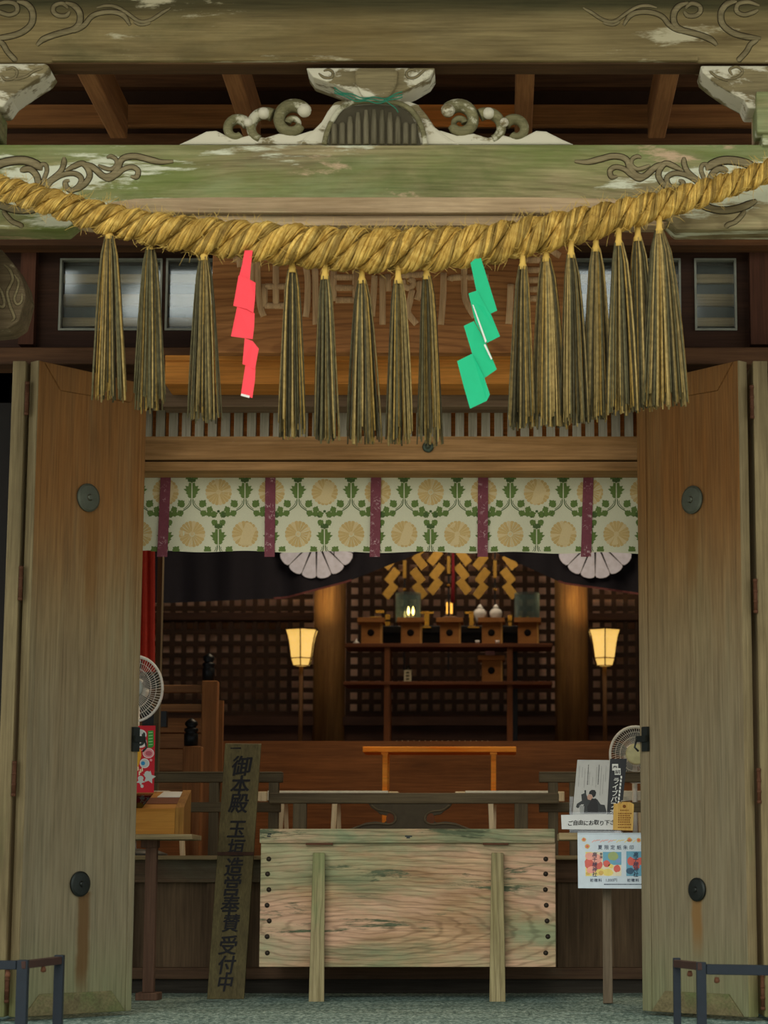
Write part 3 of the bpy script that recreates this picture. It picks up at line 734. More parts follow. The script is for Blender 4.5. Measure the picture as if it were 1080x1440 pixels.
# ------------------------------------------------------------------ brocade valance
Yc=8.98
def cloth(name,c,sc=500):
    t=NT(name); w=t.noise(t.coord((1,1,1)),sc,2); c=srgb(c)
    return t.out(t.ramp(w,[(.3,tuple(x*.86 for x in c[:3])+(1,)),(.7,c)]),.75)
M_broc=cloth('cream_brocade','e6e4c6'); M_gold=cloth('gold_weave','d9ba7c',300); M_goldl=cloth('gold_weave_light','e6cf9c'); M_leaf=cloth('green_weave','6c8444',400); M_leafd=cloth('dark_green_weave','52683a',400)
t=thing('brocade_valance','cream brocade valance with gold chrysanthemum discs and green leaves','curtain',P(550,776,Yc))
# one mesh: cloth surface (0) and the woven pattern laid on it
m=MB()
def cy(x,y): return Yc+.006*math.sin(x*.042)+.004*math.sin(x*.11+y*.01)
xs=[90+ i*8 for i in range(118)]; ysr=[650,670,700,730,755,776.5]
grid=[[m.v(P(x,y+ (1.2*math.sin(x*.05)+.004*(x-550) if y>760 else 0),cy(x,y))) for x in xs] for y in ysr]
for j in range(len(ysr)-1):
    for i in range(len(xs)-1): m.face([grid[j][i],grid[j+1][i],grid[j+1][i+1],grid[j][i+1]],0,True)
def flat(pts,mi,o=.0012):
    pts=[p for p in pts]
    ysx=[p[1] for p in pts]
    if max(ysx)>775.5:
        pts=[(x,min(y,775.5)) for x,y in pts]
        if max(p[1] for p in pts)-min(p[1] for p in pts)<.6: return
    m.poly([P(x,y,cy(x,y)-o) for x,y in pts],mi)
def medallion(cx,cy0,r=18.6):
    N=20
    for k in range(N):
        a0=2*math.pi*(k+.09)/N; a1=2*math.pi*(k+.91)/N
        seg=[(cx+r*.2*math.cos(a0),cy0+r*.2*math.sin(a0))]
        for q in range(4):
            a=a0+(a1-a0)*q/3; rr=r*(1 if q in(1,2) else .97); seg.append((cx+rr*math.cos(a),cy0+rr*math.sin(a)))
        seg.append((cx+r*.2*math.cos(a1),cy0+r*.2*math.sin(a1)))
        flat(seg,1 if (k*7+int(cx))%5 else 2)
    flat([(cx+r*.15*math.cos(2*math.pi*k/10),cy0+r*.15*math.sin(2*math.pi*k/10)) for k in range(10)],2)
    flat([(cx+r*.93*math.cos(2*math.pi*k/20),cy0+r*.93*math.sin(2*math.pi*k/20)) for k in range(20)],2,.0006)
def xf(pts,cx,cy0,s,ang,fl=1):
    c,sn=math.cos(R(ang)),math.sin(R(ang))
    return [(cx+fl*(x*c-y*sn)*s, cy0+(x*sn+y*c)*s) for x,y in pts]
LOBE=[(0,0),(2.2,-.8),(4.4,-3.2),(3.9,-4.2),(6.2,-6.2),(4.4,-7.2),(4.2,-9),(2.4,-9.2),(0,-12.5)]
LEAF=LOBE+[(-x,y) for x,y in LOBE[-2:0:-1]]
PL=[(0.7,0),(1.2,-5),(3.5,-5.5),(5.5,-8.5),(4.2,-9),(7.5,-12),(6,-13.2),(10.2,-17.2),(6.6,-18),(8,-21.5),(4.2,-21),(3.4,-26),(1.6,-25),(0.6,-28.5)]
def plume(cx,yb,s=1):
    for f in (1,-1): flat([(cx+f*(x*1.18)*s,yb+y*1.06*s) for x,y in PL],3)
def band(pts,w,mi,):
    pts=catmull(pts,3)
    for i in range(len(pts)-1):
        (x0,y0),(x1,y1)=pts[i],pts[i+1]; L=math.hypot(x1-x0,y1-y0) or 1; nx,ny=-(y1-y0)/L*w/2,(x1-x0)/L*w/2
        flat([(x0+nx,y0+ny),(x1+nx,y1+ny),(x1-nx,y1-ny),(x0-nx,y0-ny)],mi,.0010)
def motif(cx,cy0):
    """cy0: y of the plume base"""
    plume(cx,cy0)
    for f in (1,-1):
        band([(cx+f*1.6,cy0-4),(cx+f*2,cy0+3),(cx+f*6,cy0+8),(cx+f*12,cy0+12),(cx+f*17,cy0+16)],1.2,4)
        band([(cx+f*4,cy0-2),(cx+f*3.6,cy0+1),(cx+f*7,cy0+6),(cx+f*12,cy0+10)],.8,4)
        for (dx,dy,sc,an) in ((11.5,7,.85,f*38),(12,13.5,.72,f*118),(20,16,.62,f*100),(23,15,.7,f*25),(26,19,.75,f*70),(29,22,.6,f*20),(28,26,.7,f*128),(33,30,.6,f*150),(35.5,14,.28,f*60)):
            flat(xf(LEAF,cx+f*dx,cy0+dy,sc*1.22,an),3 if sc>.6 else 4)
for i in range(-2,11):
    medallion(195.5+i*74.6,751); medallion(232.8+i*74.6,692)
    motif(269.9+i*74.6-74.6,706); motif(232.4+i*74.6,771); motif(232.4+i*74.6,641)
build('cloth',m,[M_broc,M_gold,M_goldl,M_leaf,M_leafd],t,recalc=False)
def tape_mat():
    t=NT('purple_tape'); v=t.coord((1,1,1)); n=t.noise(v,55,4,.75,1.2); vo=t.add('ShaderNodeTexVoronoi'); t.l.new(v,vo.inputs['Vector']); vo.inputs['Scale'].default_value=24
    f=t.math('MULTIPLY',t.ramp(n,[(.55,BLK),(.59,WHT)]),t.maprange(vo.outputs['Distance'],.55,.3))
    return t.out(t.mix(t.math('MULTIPLY',f,.75),t.mix(n,srgb('6e3440'),srgb('8f4e5a')),srgb('cdb0b0')),.7)
M_tape=tape_mat()
for i,(x0,x1) in enumerate(((234,228),(380.5,379),(529,527),(679.5,678.5),(828,824))):
    m=MB(); ys=[652,680,710,740,783]; w=7.2
    for k in range(len(ys)-1):
        f0=(ys[k]-652)/131; f1=(ys[k+1]-652)/131; a=x0+(x1-x0)*f0; b=x0+(x1-x0)*f1
        ya=Yc-.012
        m.hexa([P(b-w,ys[k+1],ya),P(b+w,ys[k+1],ya),P(b+w,ys[k+1],ya+.002),P(b-w,ys[k+1],ya+.002),P(a-w,ys[k],ya),P(a+w,ys[k],ya),P(a+w,ys[k],ya+.002),P(a-w,ys[k],ya+.002)])
    build('tape',m,M_tape,t)
m=MB(); pts=[]
for i in range(60):
    x=160+i*13; pts.append(P(x,668+2.0*math.sin(x/74.6*2*math.pi/2+1),Yc-.02))
m.tube(pts,.0016,5,0); build('hanging_cord',m,plain('pale_cord','8d876c',.7),t)

# ------------------------------------------------------------------ offering box
Yo=9.46
t=thing('offering_box','large weathered wooden offering box, greenish, on two posts','offering box',P(573,1409,Yo))
m=MB(); m.pbox(365.5,781.5,1185,1360,Yo,.44); build('body',m,M_box,t,bevel=.004)
m=MB(); m.pbox(365,780.5,1165.5,1185.5,Yo-.02,.48); build('lid',m,M_box,t,bevel=.004)
for x in (436,697):
    x0=x-3
    m=MB(); w=9.5
    m.hexa([P(x-2,1409.5,Yo-.075),P(x+20,1409.5,Yo-.075),P(x+20,1409.5,Yo-.01),P(x-2,1409.5,Yo-.01),P(x+4,1199,Yo-.06),P(x+21,1199,Yo-.06),P(x+21,1199,Yo-.003),P(x+4,1199,Yo-.003)]) if x<500 else m.hexa([P(x-9,1409.5,Yo-.075),P(x+14,1409.5,Yo-.075),P(x+14,1409.5,Yo-.01),P(x-9,1409.5,Yo-.01),P(x-6,1199,Yo-.06),P(x+11,1199,Yo-.06),P(x+11,1199,Yo-.003),P(x-6,1199,Yo-.003)])
    build('post',m,M_boxleg,t,bevel=.004)
for x in (377,768):
    for y in (1208,1229,1251,1273,1295,1317,1340):
        m=MB(); s=S(Yo); m.lathe(P(x+random.uniform(-2,3),y,Yo),[(s*3.6,0.002),(s*3.3,-.004),(s*2,-.008),(s*.5,-.010)],12,0,'Y'); build('nail_stud',m,plain('nail_iron','3a332b',.5,.5),t)
for x0,x1 in ((430,468),(679,715)):
    m=MB(); m.pbox(x0,x1,1185.5,1188,Yo-.024,.03); build('hinge',m,M_rust,t)
for (x,y) in ((379,1173),(378,1176),(572,1176),(577,1176),(574,1178)): m=MB(); m.pbox(x-2.5,x+2.5,y-1,y+1,Yo-.0215,.004); build('lid_nail',m,M_iron,t)

# ------------------------------------------------------------------ tall signboard
t=thing('signboard','tall leaning wooden signboard with brush written black characters','signboard',P(316,1405,9.58))
SG0=P(316,1405,9.58); SGN=(P(343,1405,9.58)-SG0).cross(P(342,1046,9.88)-SG0).normalized()
def sg(px,py):  # plane leaning back
    return onplane(px,py,SG0,SGN)
b0,b1,t0,t1=(291,1405),(343,1405),(316.5,1046),(367,1046.5)
off=Vector((0,.022,.004))
m=MB(); m.prism([sg(*b0),sg(*b1),sg(*t1),sg(*t0)],off); bd=build('board',m,M_sign,t,bevel=.002)
m=MB()
a=(sg(*b1)-sg(*b0)); up=(sg(342,1046)-sg(317,1405)).normalized()
for ch,x,y,s,hx in (('御',339,1077,31,1.0),('本',337,1104,30,1.0),('殿',335,1130,30,1.0),('玉',332,1166,28,1.0),('垣',331,1192,27,1),('造',328,1219,28,1),('営',325,1246,29,1),('奉',323,1273,29,1),('賛',324,1298,26,1),('受',320,1329,28,1),('付',318,1357,27,1),('中',316,1382,25,1)):
    m.text(ch,sg(x,y)+Vector((0,-.002,0)),S(9.73)*s*1.02,a,up,.0015,0,sx=.9,shear=.12,bold=.022)
build('brush_characters',m,M_ink,t,recalc=False)
m=MB(); m.prism([sg(306,1198),sg(357,1198),sg(357,1203),sg(306,1203)],(0,-.006,0)); build('cross_strap',m,M_darkz,t)
m=MB(); m.prism([sg(324,1051.5),sg(339,1051),sg(339,1053),(sg(324,1053))],(0,-.003,0)); build('slot',m,M_ink,bd)

# ------------------------------------------------------------------ hall front: wainscot
Yh=10.15
m=MB()
m.pbox(-400,1560,1376,1412,Yh-.05,.1,2); m.pbox(-400,1560,1361,1377,Yh-.08,.1,0)
m.pbox(-400,1560,1240,1362,Yh+.02,.03,1)
for a,b in ((-260,-230),(-60,-30),(140,186),(290,318),(470,498),(640,668),(784,815),(940,970),(1130,1160),(1330,1360)): m.pbox(a,b,1238,1362,Yh,.03,1)
m.pbox(-400,1560,1209,1240,Yh-.01,.05,0); m.pbox(-400,1560,1236,1241,Yh-.02,.05,0)
st('wall_hall_front',m,[M_wains,M_wainsz,wood('plinth_wood','2e2a24','4a443a','X',1,flake=[('7f7c70',.14,6,4)])],'dark panelled front of the raised hall floor',bevel=.003)
m=MB(); m.pbox(-400,1560,1203,1209,Yh-.06,.12); st('trim_5',m,M_ptray,'nosing board of the raised hall floor with painted highlight',bevel=.003)  # pale colour paints the highlight along the floor edge
# hall edge: dark gap board behind
m=MB(); m.box(AX-3.2,AX+3.2,13.0,13.05,ZH,ZT); st('wall_tier',m,M_plank,'brown plank front of the inner tier')
for k in range(4):
    pass
# railings
def rail_group(name,label,mk):
    pass
Yr=10.22
def up_cap(mb,px,py0,py1,Y,w): mb.pbox(px-w/2,px+w/2,py0,py1,Y,.05)
t=thing('low_railing','centre railing section with carved panel behind the offering box','railing',P(577,1203,Yr))
m=MB(); m.pbox(378,786,1115,1130,Yr,.05); build('top_rail',m,M_railw,t,bevel=.006)
for x in (421,733):
    m=MB(); m.pbox(x-9.5,x+9.5,1130,1204,Yr+.005,.04); build('rail_post',m,M_railz,t,bevel=.003)
m=MB()
half=[(577,1130),(518,1130),(522,1136),(530,1141),(534,1145),(544,1147),(546,1152),(540,1157),(528,1155),(514,1157),(504,1161),(490,1166),(482,1172),(478,1204),(577,1204)]
m.pprism(half+[(1154-x,y) for x,y in half[::-1][1:-1]],Yr+.01,.025); pn=build('carved_panel',m,plain('carved_panel_wood','443c2d',.8),t,bevel=.003)
for sg_ in (1,-1):
    m=MB(); X_=lambda x: x if sg_>0 else 1154-x
    m.tube([P(X_(x),y,Yr+.008) for x,y in catmull([(522,1132),(532,1139),(546,1141),(555,1146),(556,1154),(548,1159),(530,1158),(512,1160),(496,1166),(484,1174)],5)],S(Yr)*1.6,6,0); build('panel_moulding',m,M_railw,pn)
    m=MB(); m.disc(P(X_(548.5),1151.5,Yr+.009),S(Yr)*5.5,n=20,rz=S(Yr)*8); build('panel_opening',m,plain('reddish_opening','5c341c',.8),pn)
LW='side railing of two rails '
def side_rail(label,x0,x1,cap):
    t=thing('side_railing',label,'railing',P((x0+x1)/2,1203,10.35),'side railings')
    Y=10.35
    m=MB(); m.pbox(x0,x1,1087,1100,Y,.06); m.pbox(x0,x1,1085,1088,Y-.006,.07); build('top_rail',m,M_railw,t,bevel=.008)
    m=MB(); m.pbox(x0,x1-3 if cap>0 else x1,1128,1142,Y,.05); build('middle_rail',m,M_railw,t,bevel=.004)
    ps=(170,300,384) if cap>0 else (778,808,935)
    for x in ps:
        m=MB(); m.pbox(x-7,x+7,1100,1204,Y+.008,.045); build('rail_post',m,M_railz,t,bevel=.003)
    return t
side_rail('dark side railing behind the tall signboard',150,397,1)
side_rail('dark side railing behind the flyer rack',758,970,-1)
# low benches with pale legs and white tops
def bench(label,x0,x1,legs,Y=11.1,cap0=1,cap1=1):
    t=thing('low_bench',label,'bench',P((x0+x1)/2,1203,Y),'low benches behind the railing')
    m=MB(); m.pbox(x0+ (14 if cap0 else 0),x1-(14 if cap1 else 0),1112,1126,Y,.3); build('seat',m,M_white,t,bevel=.004)
    for c,x in ((cap0,x0),(cap1,x1-14)):
        if c: m=MB(); m.pbox(x,x+14,1113,1127,Y+.01,.28); build('seat_end',m,M_pale,t,bevel=.004)
    for x,dx in legs:
        m=MB(); z0=ZH
        a=P(x,1127,Y+.04); b=P(x+dx,1180,Y+.04); b=a+(b-a)*((a.z-z0)/(a.z-b.z))
        m.bar(a,b,S(Y)*5,S(Y)*7); build('leg',m,M_pale,t)
        m=MB(); a=P(x+5,1127,Y+.24); b=P(x+5-dx*.3,1180,Y+.24); b=a+(b-a)*((a.z-z0)/(a.z-b.z))
        m.bar(a,b,S(Y)*4,S(Y)*6); build('leg',m,M_pale,t)
    return t
bench('white topped bench with pale legs, left behind centre railing',362,560,((397,-4),(471,-3)))
bench('white topped bench with pale legs, right behind centre railing',640,794,((690,2),(775,2)))
bench('white topped bench behind the wooden box and red poster',150,252,((254,2),),11.1)
bench('white topped bench behind the flyer rack',852,960,((900,2),),11.1)
# orange offering table
t=thing('offering_table','slim bright orange wooden table in the hall','table',P(617,1203,12.3))
Yt=12.3
m=MB(); m.pbox(510,726,1050,1057.5,Yt,.3); build('table_top',m,M_otab,t,bevel=.003)
for x in (541,694):
    for dy in (.02,.24):
        m=MB(); m.box(Xp(x-3.6,1090,Yt),Xp(x+3.6,1090,Yt),Yt+dy,Yt+dy+.03,ZH,Zp(1057,Yt)); 
        m.pbox(x-5,x+5,1057.5,1061,Yt+dy-.004,.038); build('leg',m,M_otab,t,bevel=.002)
# ------------------------------------------------------------------ inner stair railing at left
Yi=11.9
def giboshi(mb,px,yt,yb,w,Y):
    s=S(Y); c=P(px,yb,Y+.04); h=(yb-yt)*s
    mb.lathe(c,[(w*s*.42,0),(w*s*.5,h*.02),(w*s*.5,h*.42),(w*s*.40,h*.48),(w*s*.5,h*.54),(w*s*.5,h*.62),(w*s*.30,h*.66),(w*s*.46,h*.76),(w*s*.44,h*.86),(w*s*.22,h*.95),(w*s*.04,h)],18)
t=thing('stair_railing','inner stair railing with black onion finials at left','railing',P(280,1203,Yi))
m=MB(); m.box(Xp(283,1000,Yi),Xp(305,1000,Yi),Yi,Yi+.09,ZH,Zp(957,Yi)); build('rear_post',m,M_inpostz,t,bevel=.006)
m=MB(); m.box(Xp(256,1100,Yi-.7),Xp(282,1100,Yi-.7),Yi-.7,Yi-.6,ZH,Zp(1049,Yi-.7)); build('front_post',m,M_inpostz,t,bevel=.006)
m=MB(); giboshi(m,293,918,957,18,Yi); build('finial',m,M_blackm,t)
m=MB(); giboshi(m,268.5,1010,1049,20,Yi-.7); build('finial',m,M_blackm,t)
for ya,yb in ((963,974),(990,1001)):
    m=MB(); m.pbox(120,284,ya,yb,Yi+.02,.05); build('rail',m,M_inpost,t,bevel=.006)
m=MB(); m.pbox(306,312,985,1180,Yi+.3,.04); build('baluster',m,M_inpostz,t)
m=MB()
for k,(ya,yb) in enumerate(((1010,1030),(1032,1052),(1054,1084),(1086,1140))): m.pbox(110,300,ya,yb,Yi+.5-.12*k,.1)
single('inner_steps',m,M_inpost,'brown wooden steps behind the stair railing','steps')
m=MB(); m.pbox(200,234,1000,1022,11.6,.06); single('black_device',m,M_blackm,'small black box below the left fan','box')
# red cloth at left, grey post
m=MB()
n=14
A=[];B=[]
for i in range(n+1):
    x=186+(218-186)*i/n; yo=11.08+.02*math.sin(i*1.3)
    A.append(m.v(P(x,730,yo))); B.append(m.v(P(x,945,yo+.01)))
for i in range(n): m.face([A[i],B[i],B[i+1],A[i+1]],0,True)
single('red_banner',m,plain('red_cloth','b03322',.7),'red cloth banner hanging at left inside the opening','banner')
m=MB(); m.box(Xp(219,900,11.2),Xp(226,900,11.2),11.2,11.26,ZH,Zp(740,11.2)); single('curtain_post',m,M_railz,'thin grey post beside the red cloth banner','post')
# ------------------------------------------------------------------ electric fans
def fan(label,cx,cy,rx,ry,Y,hubc,hubr,wire,side):
    """stand fan: guard, blades, hub, motor, pole, base"""
    s=S(Y); c=P(cx,cy,Y); r=ry*s; q=rx/ry
    t=thing('electric_fan',label,'fan',(c.x,Y,ZH))
    m=MB(); N=40
    ring=lambda rr,yo,w,mm=0: m.tube([(c.x+rr*q*math.cos(2*math.pi*k/N),Y+yo,c.z+rr*math.sin(2*math.pi*k/N)) for k in range(N+1)],w,6,mm,cap=False)
    ring(r,0,.0065); ring(r*.98,.03,.005); ring(r*.62,-.028,.0016); ring(r*.8,-.02,.0012)
    for k in range(66):
        a=2*math.pi*k/66; tw=.22
        pts=[]
        for f in (.26,.5,.75,1):
            aa=a+tw*f; pts.append((c.x+r*f*q*math.cos(aa),Y-.035*(1-f*f),c.z+r*f*math.sin(aa)))
        m.tube(pts,.0012,4,0,cap=False)
    build('guard',m,wire,t)
    m=MB(); m.lathe((c.x,Y-.045,c.z),[(r*hubr,.012),(r*hubr,.004),(r*hubr*.8,0),(.001,-.002)],24,0,'Y'); build('hub',m,hubc,t)
    m=MB()
    for k in range(5):
        a=2*math.pi*k/5+.3
        pts=[Vector((c.x+r*f*q*math.cos(a+d),Y+.012+.01*d,c.z+r*f*math.sin(a+d))) for f,d in ((.2,-.1),(.55,-.32),(.88,-.25),(.9,.25),(.6,.42),(.2,.25))]
        m.poly(pts)
    build('blades',m,plain('fan_blade','2c3634',.4),t)
    m=MB(); m.lathe((c.x,Y+.03,c.z),[(.05,0),(.055,.03),(.05,.10),(.02,.13)],16,0,'Y'); build('motor',m,wire,t)
    m=MB(); m.cyl((c.x,Y+.1,c.z-.02),(c.x,Y+.1,ZH+.03),.012,n=12); build('pole',m,wire,t)
    m=MB(); m.lathe((c.x,Y+.1,ZH),[(.16,0),(.16,.015),(.12,.03),(.02,.04)],24); build('base',m,plain('fan_base','3a3c3a',.5),t)
M_fanw=plain('white_fan_wire','f4f5ee',.45); M_fang=plain('pale_fan_wire','e2e0d2',.5)
fan('white electric fan at left above the red poster',189,968.5,39.5,46,10.75,plain('fan_hub_grey','b9c4c0',.4),.3,M_fanw,0)
fan('electric fan with pale yellow hub at right behind flyers',894,1061,36,39,10.75,plain('fan_hub_yellow','cfcb98',.4),.38,M_fang,1)
# ------------------------------------------------------------------ left stand : tray, slant box, red poster
Yl=9.5
t=thing('display_stand','wooden post stand with tray beside the left door','stand',P(209,1405,Yl))
m=MB(); m.box(Xp(202,1300,Yl),Xp(218,1300,Yl),Yl,Yl+.045,Zf+.03,Zp(1190,Yl)); build('post',m,M_stand,t,bevel=.003)
m=MB(); m.box(Xp(190,1400,Yl-.03),Xp(222,1400,Yl-.03),Yl-.03,Yl+.09,Zf,Zf+.03); build('base',m,M_stand,t,bevel=.003)
m=MB(); m.pbox(198,221,1180,1192,Yl-.01,.08); build('cap_block',m,M_stand,t,bevel=.002)
m=MB(); m.pbox(120,270,1173,1180.5,Yl-.13,.30); build('tray',m,M_ptray,t,bevel=.003)
t=thing('slant_top_box','honey coloured wooden box with slanted top on the left stand','box',P(210,1173,Yl-.09))
ya=Yl-.10; yb=Yl+.12
zt=Zp(1173,Yl-.0)+.0; z1=Zp(1137,ya); z2=Zp(1113,yb); x0=Xp(140,1150,ya); x1=Xp(246,1150,ya); zt=Zp(1173,Yl-.13)
m=MB(); m.prism([(x0,ya,zt),(x0,ya,z1),(x0,yb,z2),(x0,yb,zt)],(x1-x0,0,0)); build('box_body',m,M_honey,t,bevel=.002)
m=MB(); m.prism([(x1+.001,ya,zt),(x1+.001,ya,z1+.004),(x1+.001,yb,z2+.006),(x1+.001,yb,zt)],(.034,0,0)); build('side_panel',m,wood('honey_side','8c5f2a','b0803c','Z',1),t)
sl=lambda f,x,o: Vector((x, ya+(yb-ya)*f, z1+(z2-z1)*f+o))
m=MB(); m.prism([sl(.62,Xp(214,1125,ya),.002),sl(.62,Xp(246,1125,ya),.002),sl(.93,Xp(249,1125,ya),.002),sl(.93,Xp(220,1125,ya),.002)],(0,0,.002)); build('paper_label',m,M_paper,t)
m=MB(); m.prism([sl(.25,x0,.001),sl(.25,x1,.001),sl(.6,x1,.001),sl(.6,x0,.001)],(0,0,.0015)); build('dark_slot',m,plain('box_slot_red','6e3a1e',.7),t)
# acrylic poster holder
Yq=Yl-.02
t=thing('poster_holder','clear acrylic holder with red illustrated fortune poster on wooden box','poster',P(190,1115,Yq))
m=MB(); m.pbox(150,222,1017,1116,Yq,.004); m.prism([P(150,1116,Yq),P(216,1116,Yq),P(200,1136,Yq-.085),P(150,1136,Yq-.085)],(0,0,.003)); build('acrylic',m,M_acryl,t)
m=MB(); Z=Yq-.002; g=lambda pts,mi,o=0: m.poly([P(180+x/9.0,1000+y/9.0,Z-.0008-o) for x,y in pts],mi)
m.pbox(150,217.5,1020.5,1114.5,Z,.0015,0)
def blob(cx,cy,rx,ry,mi,o=0,n=20): g([(cx+rx*math.cos(2*math.pi*k/n),cy+ry*math.sin(2*math.pi*k/n)) for k in range(n)],mi,o)
blob(150,300,86,70,1,.0004); blob(160,395,78,70,1,.0003); blob(150,390,60,52,5,.0006); blob(140,380,36,32,1,.0008); blob(196,300,24,34,5,.0008); blob(160,265,36,30,6,.0009)
g([(252,250),(322,245),(326,440),(300,465),(252,460)],2,.0004)
for k in range(5): g([(262,268+k*38),(312,264+k*38),(312,274+k*38),(262,280+k*38)],7,.0007)
blob(258,532,72,64,1,.0003); blob(258,532,64,56,3,.0006); blob(262,535,42,32,8,.0008)
blob(210,660,62,62,1,.0003); blob(208,660,52,52,6,.0006); blob(190,660,26,26,4,.0008)
g([(60,480),(160,480),(170,560),(130,700),(60,700)],9,.0004)
blob(290,620,17,17,3,.0004); blob(180,495,14,10,3,.0004)
for a,b in ((120,740),(150,770),(135,800),(172,752)): g([(a,b-38),(a+14,b-36),(a+18,b+8),(a,b+14)],10,.0006)
# plain pale splashes low on the card
def star(cx,cy,r,mi,n=5,rot=0): g([(cx+(r if k%2 else r*.5)*math.cos(math.pi*k/n+rot),cy+(r if k%2 else r*.5)*math.sin(math.pi*k/n+rot)) for k in range(2*n)],mi,.0005)
star(268,838,88,6,5,.5); star(160,885,58,6,5,.9); blob(160,850,36,32,6,.0006); blob(245,790,36,32,6,.0006); blob(178,950,20,22,6,.0006)
pm=[plain('poster_red','c9202f',.5,0,.03),plain('poster_white','e9e4df',.5,0,.02),plain('poster_green','37983a',.5,0,.02),plain('poster_pink','e79aa0',.5,0,.02),plain('poster_blue','2f8dc4',.5,0,.02),plain('poster_black','333c38',.5,0,.02),plain('poster_pale','c9cdc8',.5,0,.02),plain('poster_palegreen','9fd48f',.5,0,.02),plain('poster_rose','c8606c',.5,0,.02),plain('poster_yellow','e0a52c',.5,0,.02),plain('poster_cream','efdfb8',.5,0,.02)]
build('poster_card',m,pm,t,recalc=False)
# ------------------------------------------------------------------ right stand with rack, flyers, tag, laminated notice
Yr2=9.2
t=thing('display_stand','grey wooden post stand with tray beside the right door','stand',P(854,1410,Yr2))
m=MB(); m.hexa([P(848,1411,Yr2),P(862,1411,Yr2),P(862,1411,Yr2+.05),P(848,1411,Yr2+.05),P(847,1183,Yr2),P(859,1183,Yr2),P(859,1183,Yr2+.05),P(847,1183,Yr2+.05)]); build('post',m,M_standg,t,bevel=.003)
m=MB(); m.pbox(786,940,1171,1181,Yr2-.08,.26); build('tray',m,M_ptray,t,bevel=.003)
t=thing('flyer_rack','clear acrylic flyer rack with handwritten strip on the right stand','rack',P(838,1171,Yr2))
m=MB(); yk=Yr2-.03
m.pbox(801,884,1142,1171,yk-.045,.003); m.pbox(801,884,1120,1171,yk+.03,.003); m.pbox(801,803,1136,1171,yk-.045,.075); m.pbox(801,884,1169.5,1171,yk-.045,.075)
build('acrylic',m,M_acryl,t)
m=MB(); m.prism([P(789,1146,yk-.055),P(864,1145,yk-.055),P(864,1167,yk-.055),P(790,1166,yk-.055)],(0,.0012,0)); strip=build('notice_strip',m,plain('strip_paper','d4d6d4',.5,0,.03),t)
m=MB()
for i,ch in enumerate('ご自由にお取り下さい'):
    m.text(ch,P(801.5+i*7.4,1157.5-(i%3)*.5,yk-.056),S(9.2)*7.5,ext=.001,shear=.1,bold=.02)
build('handwriting',m,M_ink,strip,recalc=False)
m=MB(); m.pbox(802,864,1167.5,1171,yk-.05,.002); build('rack_foot',m,plain('rack_grey','6a6d70',.5),t)
# flyer stack
t=thing('flyer','grey and black event flyer standing in the acrylic rack','flyer',P(838,1168,yk))
F0=P(838,1168,yk-.022); FN=(P(860,1168,yk-.022)-F0).cross(P(838,1068,yk+.008)-F0).normalized()
def fl(px,py): return onplane(px,py,F0,FN)
m=MB(); m.prism([fl(803,1168),fl(862,1168),fl(868,1069),fl(812,1068.5)],(0,.006,0)); m.prism([fl(858,1168),fl(874,1168),fl(881.5,1067),fl(863,1067)],(0,.006,0)) if False else None
build('sheet',m,M_greyp,t)
m=MB(); m.prism([fl(852,1168)-Vector((0,.002,0)),fl(872,1168)-Vector((0,.002,0)),fl(881.5,1067)-Vector((0,.002,0)),fl(858,1067)-Vector((0,.002,0))],(0,.004,0)); bp=build('black_band',m,plain('flyer_black','1c2024',.45),t)
m=MB(); e=Vector((0,-.0005,0))
ax=(fl(868,1120)-fl(862,1120)); az=(fl(876,1070)-fl(869,1150)).normalized()
for i,ch in enumerate('ライブパフォーマンス'):
    m.text(ch,fl(866.5-i*1.05,1098+i*8.6)+Vector((0,-.003,0)),S(9.2)*9.2,ax,az,.0006,0,offset=.012,sx=1.0)
for i,ch in enumerate('奉納'):
    pass
for k in range(9):
    q_=fl(873.6-k*.55,1093+k*5.0)-Vector((0,.003,0)); e_=S(9.2)*1.1
    m.poly([q_+Vector((-e_,0,-e_*1.7)),q_+Vector((e_,0,-e_*1.7)),q_+Vector((e_,0,e_*1.7)),q_+Vector((-e_,0,e_*1.7))])
build('white_lettering',m,M_paper,bp,recalc=False)
m=MB()
for (x,y) in ((865,1079),(868.5,1085)): 
    c=fl(x,y)-Vector((0,.0035,0)); m.box(c.x-S(9.2)*4.2,c.x+S(9.2)*4.2,c.y-.0006,c.y,c.z-S(9.2)*4.6,c.z+S(9.2)*4.6,0)
for ch,(x,y) in zip('奉納',((865,1079),(868.5,1085))): m.text(ch,fl(x,y)-Vector((0,.0045,0)),S(9.2)*7.5,ax,az,.0003,1,offset=.01)
build('white_squares',m,[M_paper,M_ink],bp,recalc=False)
# printed picture and columns of small text (flat ink on the sheet)
m=MB(); hh=lambda x,y: fl(x,y)-Vector((0,.0012,0))
def ink(pts,mi,o=0): m.poly([fl(780+x/5.757,1020+y/5.757)-Vector((0,.0012+o,0)) for x,y in pts],mi)
ink([(215,560),(250,545),(262,575),(300,590),(345,600),(372,640),(405,645),(420,700),(418,714),(210,714),(205,690),(238,640),(215,640),(190,672),(172,662),(180,635),(220,610)],0)
ink([(240,525),(254,525),(256,600),(244,604)],0,.0004)
ink([(282,535),(300,522),(325,524),(336,545),(330,570),(312,586),(300,560),(276,556)],1,.0003)
ink([(272,560),(300,562),(308,584),(290,606),(268,600),(262,580)],2,.0006)
ink([(200,645),(240,655),(236,712),(205,712)],3,.0004)
ink([(300,600),(335,590),(350,640),(352,712),(270,712),(262,660)],1,.0005)
cols=((200,330,490),(225,340,420),(246,350,500),(270,320,480),(285,380,480),(312,420,490),(340,340,500),(356,320,480),(378,330,560),(398,400,560),(415,330,450))
